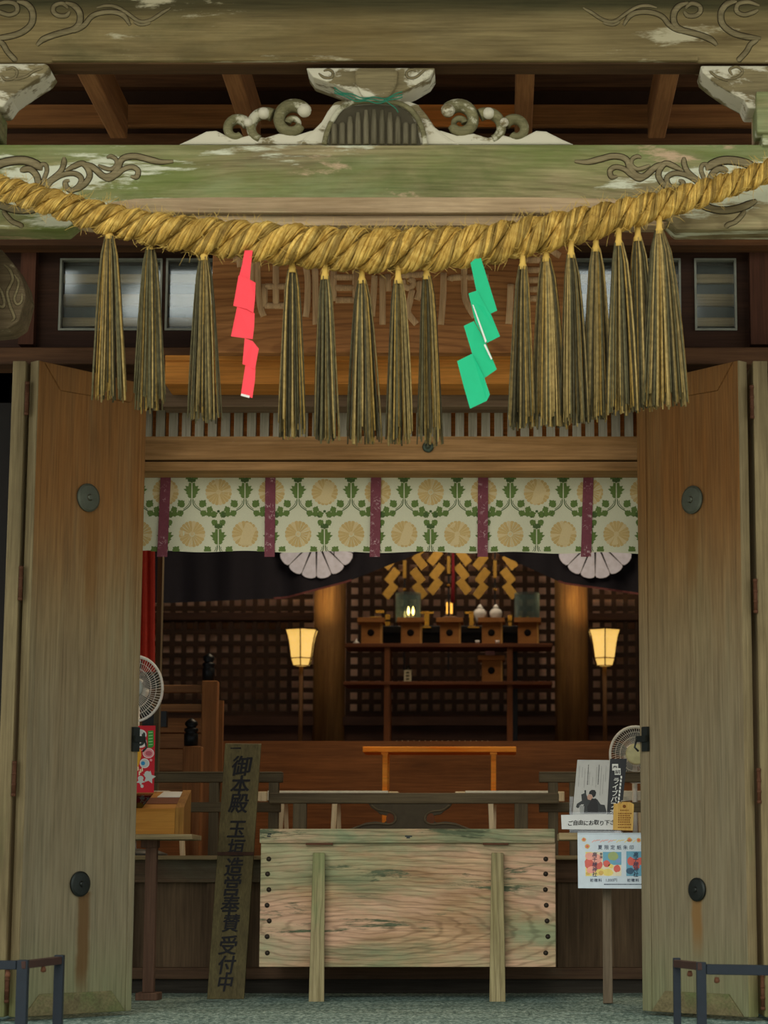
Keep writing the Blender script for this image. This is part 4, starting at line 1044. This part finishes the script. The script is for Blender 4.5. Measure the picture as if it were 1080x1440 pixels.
for i,(x,y0,y1) in enumerate(cols):
    y=y0; w=7 if i in (3,7) else 4
    while y<y1:
        h=random.uniform(4,9); xx=x+(700-y)*.0-((y-330)*.06); ink([(xx,y),(xx+w,y),(xx+w,y+h),(xx,y+h)],4 if i not in (3,7) else 1,.0001); y+=h+random.uniform(3,5)
build('printed_picture',m,[plain('ink_dark','2e3233',.5),plain('ink_black','1a1b1d',.5),plain('ink_skin','b58f7c',.5),plain('ink_light','8f9390',.5),plain('ink_grey','83837f',.5)],t,recalc=False)
# wooden tag
t=thing('wooden_tag','small yellow wooden tag with printed text in front of the flyers','tag',P(876,1168,yk-.07))
m=MB(); yt=yk-.068
m.prism([P(863,1130,yt),P(869,1130,yt),P(871,1127.5,yt),P(886,1128,yt),P(891.5,1131,yt),P(890,1168,yt),P(862,1167,yt)],(0,.006,0)); tg=build('tag_board',m,wood('yellow_tag_wood','d0a24e','e8c070','Z',3,streak=.25),t)
m=MB(); m.disc(P(878,1134,yt-.0006),S(9.13)*2.4,n=14); build('hole',m,plain('tag_hole','7a4a1c',.7),tg)
m=MB()
for j,y in enumerate((1139.5,1144,1147,1150,1153,1156,1159.5,1163.5)):
    x=869 if j!=0 else 872
    xe=886 if j not in (0,) else 884
    while x<xe:
        w=random.uniform(1.2,2.6); m.pbox(x,x+w,y-.9,y+.9,yt-.0006,.0005); x+=w+.7
build('printed_text',m,plain('tag_ink','8c5e28',.7),tg,recalc=False)
m=MB(); m.tube([P(873,1130,yt),P(874,1126,yt-.004),P(880,1126,yt-.004),P(886,1125,yt),P(884,1128,yt)],.0016,6); build('wire_loop',m,plain('wire','b9b6a8',.4,.6),t)
# laminated notice
t=thing('laminated_notice','laminated notice with two bright painted pictures hanging from right stand','notice',P(870,1250,yk-.07))
yn=yk-.075
m=MB(); m.prism([P(812,1171,yn),P(944,1171,yn),P(944,1250,yn),P(813,1249,yn)],(0,.002,0)); sh=build('sheet',m,plain('laminate_white','cfdde6',.25,0,.05),t)
m=MB(); D=lambda x,y,o=0: P(780+x/5.757,1020+y/5.757,yn-.0006-o)
def q(x0,y0,x1,y1,mi,o=0): m.poly([D(x0,y0,o),D(x1,y0,o),D(x1,y1,o),D(x0,y1,o)],mi)
def bl(cx,cy,rx,ry,mi,o=0,n=14): m.poly([D(cx+rx*math.cos(2*math.pi*k/n)*random.uniform(.85,1.1),cy+ry*math.sin(2*math.pi*k/n)*random.uniform(.85,1.1),o) for k in range(n)],mi)
q(250,1025,540,1220,0); q(580,1020,870,1220,6)
q(250,1025,300,1220,5,.0002); q(390,1025,540,1130,6,.0002)
for (a,b,c,d,mi) in ((290,1060,45,32,3),(280,1120,40,45,2),(340,1080,40,40,3),(345,1130,40,40,2),(300,1170,45,30,3),(350,1185,50,34,5),(430,1190,48,28,5),(470,1060,44,36,4),(420,1120,30,28,2),(455,1140,22,18,5),(505,1160,28,30,2),(515,1095,20,18,7),(375,1195,22,18,8),(620,1100,36,36,2),(660,1140,30,30,2),(610,1180,30,26,9),(650,1060,30,22,6),(700,1100,40,30,2),(270,1200,18,14,8)):
    bl(a,b,a and c,d,mi,.0004+.00001*(a%7))
for (a,b,r) in ((236,925,18),(605,928,20),(265,980,20),(680,930,18)): bl(a,b,r,r,8,.0003); bl(a,b,r*.55,r*.55,2,.0006)
for k in range(16): 
    a=300+k*22; m.poly([D(a,945-8*(k%3),.0003),D(a+24,925,.0003),D(a+27,929,.0003),D(a+3,950-8*(k%3),.0003)],3 if k<8 else 5)
build('printed_pictures',m,[plain('pic_%d'%i,c,.35,0,.08) for i,c in enumerate(('e6ddc0','e9eef2','d8685c','f0a898','9cae74','ead678','6aa6c0','7d9ecc','d8b060','40607a'))],sh,recalc=False)
m=MB()
for i,ch in enumerate('夏限定紙朱印'): m.text(ch,D(368+i*51,988,.0008),S(9.13)*6.6,ext=.0003,offset=.006)
for i,ch in enumerate('高千穂神社'): m.text(ch,D(322,1046+i*40,.0014),S(9.13)*7.0,ext=.0003,offset=.012,shear=.15)
for i,ch in enumerate('高千穂神社'): m.text(ch,D(655,1046+i*40,.0014),S(9.13)*7.6,ext=.0003,offset=.012,shear=.15)
for i,ch in enumerate('参拝'): m.text(ch,D(376,1042+i*26,.0014),S(9.13)*4.2,ext=.0003,offset=.01)
for i,ch in enumerate('初穂料'): m.text(ch,D(300+i*34,1254,.0008),S(9.13)*5.0,ext=.0003,offset=.012)
m.text('1,000円',D(458,1254,.0008),S(9.13)*5.2,ext=.0003)
for i,ch in enumerate('初穂料'): m.text(ch,D(600+i*34,1254,.0008),S(9.13)*5.0,ext=.0003,offset=.012)
x=400
while x<700:
    w=random.uniform(5,14); q(x,1283,x+w,1291,0,.0004); x+=w+3
build('lettering',m,[plain('notice_ink','33415a',.5)],sh,recalc=False)
m=MB(); m.pbox(812,944,1168.5,1172.5,yn-.006,.014); build('holder_bar',m,M_acryl,t)

# ------------------------------------------------------------------ steel benches / rails in front (bottom corners)
def steel(label,pts):
    t=thing('steel_rail',label,'rail',P(pts['leg'][0][0],1440,7.2),'blue steel handrails in the front corners')
    for i,(x,w,Y,top) in enumerate(pts['leg']):
        m=MB(); X0=Xp(x-w/2,1400,Y); X1=Xp(x+w/2,1400,Y); d=X1-X0; m.box(X0,X1,Y,Y+d,-1.3,Zp(top,Y)); build('leg',m,M_steel,t,bevel=.002)
    for (a,b,w,mat,nmn) in pts['bar']:
        m=MB(); m.bar(P(*a),P(*b),w,w*.9); build(nmn,m,mat,t,bevel=.002)
    for (x,y,Y) in pts['bolt']:
        m=MB(); m.lathe(P(x,y,Y),[(.002,-.014),(.008,-.012),(.009,-.006),(.006,.004)],10); build('bolt',m,M_rust,t)
s=.0018
steel('blue steel handrail corner at bottom left',{'leg':[(29.5,15.5,7.0,1350),(81,13,7.25,1343)],
 'bar':[((-90,1357,7.0+.017),(24,1357,7.0+.017),.03,M_steel,'front_bar'),((30,1357,7.0),(82,1350.5,7.25),.026,M_rbrown,'side_bar')],
 'bolt':[(11,1368,6.99),(61,1361,7.12)]})
steel('blue steel handrail corner at bottom right',{'leg':[(987,13.5,7.0,1353),(952.5,10.5,7.3,1347)],
 'bar':[((993,1363,7.0+.017),(1180,1366,7.0+.017),.034,M_steel,'front_bar'),((987,1359,7.0),(952.5,1355,7.3),.026,M_rbrown,'side_bar')],
 'bolt':[(1008,1376,7.0),(970,1367,7.14)]})

# ------------------------------------------------------------------ inner sanctuary
YL=18.0
M_lat=wood('dark_lattice','2a1c12','40291a','X',1)
def lattice(label,x0,x1,y0,y1,rails=(),xo=None,Y=YL):
    t=thing('lattice_screen',label,'lattice screen',P((x0+x1)/2,y1,Y),'dark wooden lattice screens')
    m=MB(); p=16.55; w=6.6
    x=x0 if xo is None else xo
    while x<=x1+.1: 
        if x>=x0-.1: m.pbox(x-w/2,x+w/2,y0,y1,Y,.03)
        x+=p
    build('upright_bars',m,M_lat,t)
    m=MB(); y=y1-3
    while y>y0: m.pbox(x0,x1,y-w/2,y+w/2,Y+.005,.03); y-=16.4
    build('cross_bars',m,M_lat,t)
    m=MB()
    for ya,yb in rails: m.pbox(x0-4,x1+4,ya,yb,Y-.03,.08)
    m.pbox(x0-4,x1+4,y1,y1+8,Y-.03,.1)
    build('frame_rail',m,M_dark,t,bevel=.004)
    return t
lattice('lattice screen at left of the sanctuary behind the stair railing',-160,440,800,1006,((861,872),),xo=-155.35)
lattice('lattice screen behind the altar shelves',487,782,760,1006,(),xo=490)
lattice('lattice screen at right of the sanctuary beside right lantern',828,1250,800,1006,((862,872),),xo=830.5)
for a,b,lb in ((441,486,'broad round edged pillar left of the altar'),(780,827,'broad pillar right of the altar')):
    m=MB(); c_=P((a+b)/2,900,17.45); m.lathe((c_.x,17.45,0),[(S(17.45)*(b-a)/2,ZT-.02),(S(17.45)*(b-a)/2,Zp(720,17.45))],32); single('sanctuary_pillar',m,wood('sanctuary_pillar_wood','6a4a28','94703f','Z',1),lb,'pillar','sanctuary pillars')
m=MB(); m.pbox(-160,1260,1008,1020,17.4,.7,0); m.pbox(-160,1260,1020,1046,17.45,.6,0); st('baseboard_back',m,M_dark,'dark sill under the lattice screens')
# dark sanctuary curtain with white chrysanthemum crests
Ym=14.3
def hem(x):
    if x<=400: return 848-max(0,(x-240))*.045
    if x<=490: return 841-(x-400)*.26
    if x<=600: return 817.6-(x-490)*.40
    if x<=690: return 773.6
    if x<=790: return 773.6+(x-690)*.46
    if x<=900: return 820+(x-790)*.14
    return 836
def my(x,f): return Ym+.03*math.sin(x*.05+f*1.2)+.02*math.sin(x*.13)
t=thing('sanctuary_curtain','dark indigo sanctuary curtain drawn up in the middle with white crests','curtain',P(640,848,Ym))
m=MB(); xs=list(range(-80,1291,10)); rows=[]
for f in (0,.3,.6,.85,1): rows.append([m.v(P(x,640+(hem(x)-640)*f,my(x,f))) for x in xs])
for j in range(4):
    for i in range(len(xs)-1): m.face([rows[j][i],rows[j+1][i],rows[j+1][i+1],rows[j][i+1]],0,True)
cl=build('cloth',m,plain('indigo_cloth','15151f',.85),t,recalc=False)
for (xa,xb) in ((385,495),(785,905)):
    m=MB()
    xs=list(range(xa,xb+1,10))
    for i in range(len(xs)-1):
        a,b=xs[i],xs[i+1]; m.poly([P(a,hem(a)-1.6,my(a,1)-.005),P(a,hem(a)+1.2,my(a,1)-.005),P(b,hem(b)+1.2,my(b,1)-.005),P(b,hem(b)-1.6,my(b,1)-.005)])
    build('red_hem',m,plain('dull_red_hem','5c3434',.8),t,recalc=False)
for cx,cy0,r in ((445,757,58),(837,757,58)):
    m=MB()
    for k in range(16):
        a0=2*math.pi*(k+.5)/16; da=2*math.pi/16*.485
        seg=[(cx+9*math.cos(a0),cy0+9*math.sin(a0)*.93)]
        for q_,rr in ((-1,.92),(-.88,.965),(-.45,.995),(0,1),(.45,.995),(.88,.965),(1,.92)):
            a=a0+da*q_; seg.append((cx+r*rr*math.cos(a),cy0+r*rr*math.sin(a)*.98))
        m.poly([P(x,y,my(cx,0)-.05) for x,y in seg])
    m.disc(P(cx,cy0,my(cx,0)-.05),7.5*S(Ym)); build('chrysanthemum_crest',m,plain('crest_white','c2c8e0',.8),t,recalc=False)

# altar shelves
Ya=16.4
M_shelf=wood('altar_shelf_wood','5c3520','84502f','X',1)
M_sanbo=wood('offering_stand_wood','8e5a2c','b67e42','X',1,streak=.3)
t=thing('altar_shelf','slim two tier wooden altar shelf before the lattice','shelf',P(630,1042,Ya))
m=MB(); m.pbox(485,777,904.5,910,Ya,.34); build('upper_shelf',m,M_shelf,t,bevel=.003)
m=MB(); m.pbox(483,777,958,963,Ya,.34); build('lower_shelf',m,M_shelf,t,bevel=.003)
for x in (544,717):
    for dy in (.01,.28):
        m=MB(); m.box(Xp(x-4,980,Ya),Xp(x+4,980,Ya),Ya+dy,Ya+dy+.04,ZT,Zp(909,Ya)-.001); build('leg',m,wood('altar_leg_wood','6a4024','8c5832','Z',1),t,bevel=.002)
Zs=Zp(904.5,Ya); Zs2=Zp(958,Ya)
def sanbo(label,cx,z,y=Ya+.05,wt=38,wb=27):
    s=S(Ya); c=P(cx,900,y); x=c.x; h=37*s
    t=thing('offering_stand',label,'offering stand',(x,y+.09,z),'wooden offering stands on the altar shelf')
    wbm=wb*s/2; wtm=wt*s/2; d=wbm*2
    m=MB(); m.box(x-wbm,x+wbm,y+.03,y+.03+d,z,z+h*.84)
    body=build('stand_body',m,M_sanbo,t,bevel=.002)
    m=MB(); m.box(x-wtm,x+wtm,y+.0,y+d+.06,z+h*.84,z+h*.88)
    for a,b,c_,e in ((x-wtm,x-wtm+.006,y,y+d+.06),(x+wtm-.006,x+wtm,y,y+d+.06),(x-wtm+.006,x+wtm-.006,y,y+.006),(x-wtm+.006,x+wtm-.006,y+d+.054,y+d+.06)): m.box(a,b,c_,e,z+h*.88,z+h*1.02)
    build('tray',m,M_sanbo,t,bevel=.0015)
    m=MB(); m.lathe((x,y+.0295,z+h*.45),[(s*5,0),(s*5,-.0015),(s*1.5,-.0025),(.0005,-.003)],18,0,'Y'); build('round_hole',m,plain('hole_black','120c08',.9),body)
    m=MB(); m.box(x+wbm,x+wbm+.012,y+.032,y+.03+d-.002,z,z+h*.83); build('side_cheek',m,wood('pale_cheek','c8964e','e0b068','Z',1),body)
    return (x,y+.03+d/2,z+h*.885)
T1=sanbo('first offering stand from left on the upper altar shelf',521,Zs)
T2=sanbo('offering stand under the left glass candle shade',577,Zs)
T3=sanbo('middle offering stand heaped with dark grain',632,Zs)
T4=sanbo('offering stand carrying two white jars',691,Zs)
T5=sanbo('offering stand under the right glass candle shade',742,Zs)
T6=sanbo('offering stand with pink offering on the lower altar shelf',691,Zs2)
s=S(Ya)
m=MB(); m.lathe(T3,[(s*15,0),(s*14,s*6),(s*9,s*8.5),(.001,s*9.5)],18); single('rice_mound',m,plain('dark_grain','6a4f38',.9,0,.4,90),'low dark mound of grain on middle offering stand','grain',kind='stuff')
m=MB(); x,y,z=T6; m.box(x-s*9,x+s*5,y-.03,y+.03,z,z+s*12.5); single('pink_parcel',m,plain('pink_wrap','b98078',.7),'small pink parcel on lower offering stand','parcel',bevel=.004)
m=MB(); x,y,z=T1; m.box(x-s*2,x+s*14,y-.02,y+.02,z+s*6,z+s*8); m.box(x+s*2,x+s*10,y-.015,y+.015,z,z+s*6); single('gold_offering_box',m,plain('dull_gold','b08a3c',.35,.8),'small gold topped box on first offering stand','box',bevel=.002)
# glass shades with candles
def shade_glass():
    t=NT('candle_glass'); tr=t.add('ShaderNodeBsdfTransparent'); tr.inputs['Color'].default_value=(.86,.93,.91,1)
    df=t.add('ShaderNodeBsdfDiffuse'); df.inputs['Color'].default_value=srgb('9fb8b4'); g=t.add('ShaderNodeBsdfGlossy'); g.inputs['Roughness'].default_value=.12
    lw=t.add('ShaderNodeLayerWeight'); lw.inputs['Blend'].default_value=.35
    m1=t.add('ShaderNodeMixShader'); t.l.new(t.math('ADD',t.math('MULTIPLY',lw.outputs['Facing'],.30),.05),m1.inputs[0]); t.l.new(tr.outputs[0],m1.inputs[1]); t.l.new(df.outputs[0],m1.inputs[2])
    m2=t.add('ShaderNodeMixShader'); t.l.new(t.math('ADD',t.math('MULTIPLY',lw.outputs['Fresnel'],.6),.08),m2.inputs[0]); t.l.new(m1.outputs[0],m2.inputs[1]); t.l.new(g.outputs[0],m2.inputs[2])
    t.l.new(m2.outputs[0],t.n['Material Output'].inputs['Surface']); return t.m
M_gls=shade_glass(); M_candle=plain('candle_wax','e8dfc8',.5); M_flame=emit('flame',  'ffd27a',9)
for (T,lb,px) in ((T2,'clear glass candle shade with bright flame on left side stand',574),(T5,'dim glass candle shade on the rightmost offering stand',741)):
    x=P(px,850,T[1]).x; y,z=T[1],T[2]; r=18*s; h=42*s
    t=thing('glass_shade',lb,'candle shade',(x,y,z),'glass candle shades on the altar')
    m=MB()
    for rr in (r,r-.003):
        N=28; a=[m.v((x+rr*math.cos(2*math.pi*k/N),y+rr*math.sin(2*math.pi*k/N),z)) for k in range(N)]; b=[m.v((x+rr*math.cos(2*math.pi*k/N),y+rr*math.sin(2*math.pi*k/N),z+h)) for k in range(N)]
        for k in range(N): m.face([a[k],a[(k+1)%N],b[(k+1)%N],b[k]],0,True)
    build('glass',m,M_gls,t)
t=None
for (T,px,fl_,lb) in ((T2,577,3.2,'lit white candle inside the left glass shade'),(T5,737,0,'short yellow candle inside the right glass shade')):
    for j,dx in enumerate((-2.5,4) if fl_ else (-6,5)):
        x=P(px+dx,850,T[1]).x; y,z=T[1]-.01,T[2]
        t=thing('candle',lb if j==0 else lb.replace('candle','candle, second,'),'candle',(x,y,z),'candles on the altar')
        h=(10 if fl_ else 9)*s
        m=MB(); m.cyl((x,y,z),(x,y,z+h),s*2.2,n=12); build('wax',m,M_candle if fl_ else plain('yellow_wax','c0a048',.5),t)
        if fl_:
            m=MB(); m.lathe((x,y,z+h),[(s*.4,0),(s*2,s*3.5),(s*1.8,s*7),(s*.3,s*13)],10); build('flame',m,M_flame,t)
# white jars
for px,lb in ((675,'left white porcelain sake jar on the altar'),(697.5,'right white porcelain sake jar on the altar')):
    x=P(px,860,T4[1]).x; m=MB(); k=s
    m.lathe((x,T4[1],T4[2]),[(k*5,0),(k*6.5,k*5),(k*9,k*11),(k*9.2,k*15),(k*6.5,k*18.5),(k*3.4,k*20),(k*4.6,k*21.5),(k*3.2,k*23),(k*1.5,k*25.5),(.0005,k*26)],20)
    single('sake_jar',m,plain('white_porcelain','dcd8cc',.25,0,.02),lb,'jar','white sake jars')
for px,lb in ((671.5,'small white cup left of the jar stand'),(699.5,'small white cup right of the jar stand')):
    x=P(px,900,Ya+.03).x; m=MB(); m.lathe((x,Ya+.03,Zs),[(s*2.6,0),(s*3.4,s*4.5),(s*2.8,s*4.5),(s*2,s*1)],14); single('white_cup',m,plain('white_porcelain','dcd8cc',.25),lb,'cup','small white cups')
m=MB(); x=P(501,900,Ya+.03).x; m.lathe((x,Ya+.03,Zs),[(s*4,0),(s*5,s*1),(s*1.5,s*3.5),(s*.6,s*7),(.0005,s*7.2)],14); single('salt_dish',m,plain('white_porcelain','dcd8cc',.25),'tiny white dish at left end of upper altar shelf','dish')
t=thing('small_bottle','small dark bottle with cream label on lower altar shelf','bottle',P(573.5,957,Ya+.1))
x=P(573.5,950,Ya+.1).x
m=MB(); m.lathe((x,Ya+.1,Zs2),[(s*5,0),(s*5.4,s*1),(s*5.4,s*16),(s*3,s*19),(s*2.4,s*22),(s*2.6,s*24),(.0005,s*24)],16); build('bottle_body',m,plain('bottle_dark','1c2018',.2),t)
m=MB(); m.box(x-s*5.2,x+s*5.2,Ya+.1-s*6.2,Ya+.1-s*5.6,Zs2+s*1,Zs2+s*17); lb_=build('label',m,plain('cream_label','cfc49c',.6),t)
m=MB(); 
for k in range(3): m.text('天',(x,Ya+.1-s*6.3,Zs2+s*(14-k*5)),s*5,ext=.0004) if False else m.box(x-s*2.4,x+s*2.4,Ya+.1-s*6.5,Ya+.1-s*6.3,Zs2+s*(12.2-k*4.6),Zs2+s*(14.6-k*4.6))
build('label_print',m,plain('label_ink','5a5238',.6),lb_)
# gold zigzag gohei
Yg=16.9
M_brass=plain('brass_sheet','8a6c30',.42,.7); M_brassd=plain('brass_dull','9a7530',.45,.8)
for gi,(cx,dx1,dx2,oy,lb) in enumerate(((569,-18,19,0,'left pair of gold zigzag streamers above the altar'),(631,-17,19,-6,'middle pair of gold zigzag streamers above the altar'),(696,-18,19,0,'right pair of gold zigzag streamers above the altar'))):
    t=thing('gold_streamers',lb,'altar streamers',P(cx,905,Yg),'gold zigzag streamers')
    for f,dx in ((1,dx1),(-1,dx2)):
        m=MB()
        for k in range(4):
            yc=768+oy+k*20.5; xc=cx+dx+f*(-1.5 if k%2 else 1.0)*1.2
            g4=[(xc+f*2,yc-12),(xc+f*11,yc-4),(xc-f*3,yc+14),(xc-f*12,yc+6)]
            yy=Yg-.01*(k%2)
            m.prism([P(x_,y_,yy+(.012 if i in (0,1) else 0)) for i,(x_,y_) in enumerate(g4)],(0,.002,0))
        build('zigzag_strip',m,M_brass,t)
    m=MB(); m.pbox(cx-2.6,cx+2.6,788+oy,813+oy,Yg-.02,.01); build('gold_plaque',m,M_brass,t,bevel=.003)
    m=MB(); m.box(P(cx,800,Yg).x-.006,P(cx,800,Yg).x+.006,Yg+.01,Yg+.022,Zs-.15,Zp(745,Yg)); build('wand',m,M_blackm,t)
    m=MB(); m.lathe(P(cx,829+oy,Yg),[(.001,-.012),(.012,-.006),(.012,.006),(.001,.012)],10); build('wand_knob',m,M_brassd,t)
m=MB(); m.tube([P(637,775,Yg-.03),P(637.5,810,Yg-.03),P(636.5,848,Yg-.03)],[s*1.5,s*2.2,s*3],8); single('red_tassel_cord',m,plain('dark_red_cord','6e1420',.8),'dark red cord hanging behind the middle gold streamers','cord')
# black lacquer altar behind with gold fittings
t=thing('lacquer_altar','black lacquer altar with gold fittings behind the offering stands','altar',P(632,1042,17.0))
m=MB(); m.pbox(520,748,880,890,17.0,.35); m.pbox(536,734,890,904,17.05,.28)
for x_ in (541,720): m.box(P(x_,900,17.1).x,P(x_+8,900,17.1).x,17.1,17.14,ZT,Zp(903,17.05))
build('altar_body',m,plain('black_lacquer','0d0c0d',.25),t,bevel=.003)
for cx,w,ya,yb in ((600,7,862,880),(600,20,860,863),(663,6,862,880),(663,18,860,863),(545,7,864,871),(545,7,874,880),(717,6,865,873),(717,5,875,882),(534,12,858,862),(598,16,881,883),(666,16,881,883)):
    m=MB(); m.pbox(cx-w/2,cx+w/2,ya,yb,16.98 if ya>880 else 17.02,.02); build('gold_fitting',m,plain('gold_fitting','d8a848',.25,.9),t)
m=MB(); m.pbox(627.5,631,847,863,16.95,.01); m.pbox(633,636.5,847,863,16.95,.01); build('gold_plate_painted_glow',m,emit('painted_gold_light','f2b24a',1.3),t)  # plate is no lamp, its emission paints the light on the gold
# plaited mat on the tier edge
t=thing('plaited_bundle','low plaited straw mat on the tier behind orange table','mat',P(622,1042,13.6))
m=MB(); ZTp=ZT
for k in range(17):
    x=P(558+k*8,1040,13.6).x; m.tube([(x-.02,13.6,ZTp+.008),(x,13.59,ZTp+.03),(x+.02,13.6,ZTp+.01)],.010,8)
build('plait',m,plain('grey_straw','6e6046',.8),t)
m=MB(); m.box(P(556,1040,13.6).x,P(690,1040,13.6).x,13.6,13.72,ZTp,ZTp+.02); build('mat_edge',m,plain('grey_straw','6e6046',.8),t)
# ------------------------------------------------------------------ floor lanterns
M_shade=None
def shade_mat():
    t=NT('lantern_paper'); z=t.coord((1,1,1)); n=t.noise(z,60,4); s_=t.add('ShaderNodeSeparateXYZ'); t.l.new(z,s_.inputs[0])
    t.out(t.ramp(n,[(.3,srgb('f0d9a0')),(.7,srgb('fff0c8'))]),.7); t.b.inputs['Emission Color'].default_value=srgb('ffcb66')
    t.l.new(t.math('ADD',t.math('MULTIPLY',n,.5),.55),t.b.inputs['Emission Strength']); return t.m
M_shade=shade_mat(); M_bar_=plain('lantern_rib','3a2412',.7)
def lantern(label,cx):
    Y=16.75; s=S(Y); c=P(cx,910,Y); x=c.x
    z=lambda py: Zp(py,Y)
    t=thing('floor_lantern',label,'floor lantern',(x,Y,ZT),'paper floor lanterns beside the altar')
    N=6; prof=[(25,886),(21.6,895),(19,906),(17.2,918),(16,926),(12.5,936)]
    m=MB(); rings=[[m.v((x+r*s*math.cos(math.pi*2*(k+.5)/N),Y+r*s*math.sin(math.pi*2*(k+.5)/N),z(py))) for k in range(N)] for r,py in prof]
    for j in range(len(prof)-1):
        for k in range(N): m.face([rings[j][k],rings[j][(k+1)%N],rings[j+1][(k+1)%N],rings[j+1][k]],0,False)
    m.face(rings[-1])
    build('paper_shade',m,M_shade,t)
    m=MB()
    for k in range(N): m.tube([(x+(r*s+.002)*math.cos(math.pi*2*(k+.5)/N),Y+(r*s+.002)*math.sin(math.pi*2*(k+.5)/N),z(py)) for r,py in prof],s*.9,5)
    for r,py in ((24.8,885.5),(16.2,926),(12,936.5)):
        pts=[(x+r*s*math.cos(math.pi*2*(k+.5)/N),Y+r*s*math.sin(math.pi*2*(k+.5)/N),z(py)) for k in range(N+1)]
        for k in range(N): m.bar(pts[k],pts[k+1],s*(2.4 if py<890 else 1.3),s*(2.4 if py<890 else 1.3))
    build('rib_frame',m,M_bar_,t)
    m=MB(); m.cyl((x,Y,ZT+.03),(x,Y,z(937)),s*3,n=10); build('pole',m,wood('lantern_pole','6a4a2c','8e6840','Z',1),t)
    m=MB(); m.lathe((x,Y,ZT),[(.13,0),(.13,.02),(.05,.035),(.02,.05)],20); build('base',m,M_bar_,t)
    l=bpy.data.lights.new('lantern_bulb','POINT'); l.energy=26; l.color=(1,.68,.32); l.shadow_soft_size=.03
    o=bpy.data.objects.new('lantern_bulb',l); COL.objects.link(o); o.location=(x,Y,z(893))
    return t
lantern('lit paper floor lantern left of the altar',424)
lantern('lit paper floor lantern right of the altar',850)

# ------------------------------------------------------------------ light
def area(name,loc,target,size,energy,color,sy=None):
    l=bpy.data.lights.new(name,'AREA'); l.energy=energy; l.color=color; l.size=size
    if sy: l.shape='RECTANGLE'; l.size_y=sy
    o=bpy.data.objects.new(name,l); COL.objects.link(o); o.location=loc
    o.rotation_euler=(Vector(target)-Vector(loc)).to_track_quat('-Z','Y').to_euler(); return o
w=bpy.data.worlds.new('overcast'); SC.world=w; w.use_nodes=True
w.node_tree.nodes['Background'].inputs['Color'].default_value=(.93,.96,.91,1)
w.node_tree.nodes['Background'].inputs['Strength'].default_value=1.45
sun=bpy.data.lights.new('soft_sun','SUN'); sun.energy=.9; sun.angle=R(32); sun.color=(1,.95,.84)
so=bpy.data.objects.new('soft_sun',sun); COL.objects.link(so); so.rotation_euler=Vector((.18,.92,-.34)).to_track_quat('-Z','Y').to_euler()
area('hall_fill_light',(AX,12.2,3.1),(AX,12.6,0),1.6,72,(1,.76,.48))  # added warm fill for the hall, no fixture seen
area('sanctuary_fill_light',(AX,16.0,3.1),(AX,16.6,1.2),1.2,17,(1,.82,.62))  # fill added to brighten the lattice, not a real lamp
for sx in (-1,1): area('aisle_fill_light',(AX+sx*1.9,16.2,3.1),(AX+sx*1.5,18,1.6),.7,9,(1,.85,.66))  # pair of fills added to lift the side lattice screens
area('transom_fill_light',(AX,9.9,3.1),(AX,9.0,2.3),1.5,16,(1,.7,.4))  # added warm fill behind the transom, no fixture there
# ------------------------------------------------------------------ camera
cam=bpy.data.cameras.new('camera'); co=bpy.data.objects.new('camera',cam); COL.objects.link(co)
cam.sensor_fit='VERTICAL'; cam.sensor_height=36; cam.sensor_width=27; cam.lens=36*F/1440
cam.shift_x=-(CX-540)/1440; co.location=(0,0,0); co.rotation_euler=(math.pi/2+PITCH,0,0)
cam.clip_end=200
cam.dof.use_dof=True; cam.dof.focus_distance=9.0; cam.dof.aperture_fstop=5.2
SC.camera=co
SC.view_settings.view_transform='Standard'; SC.view_settings.look='None'
SC.cycles.use_denoising=True
SC.cycles.max_bounces=8
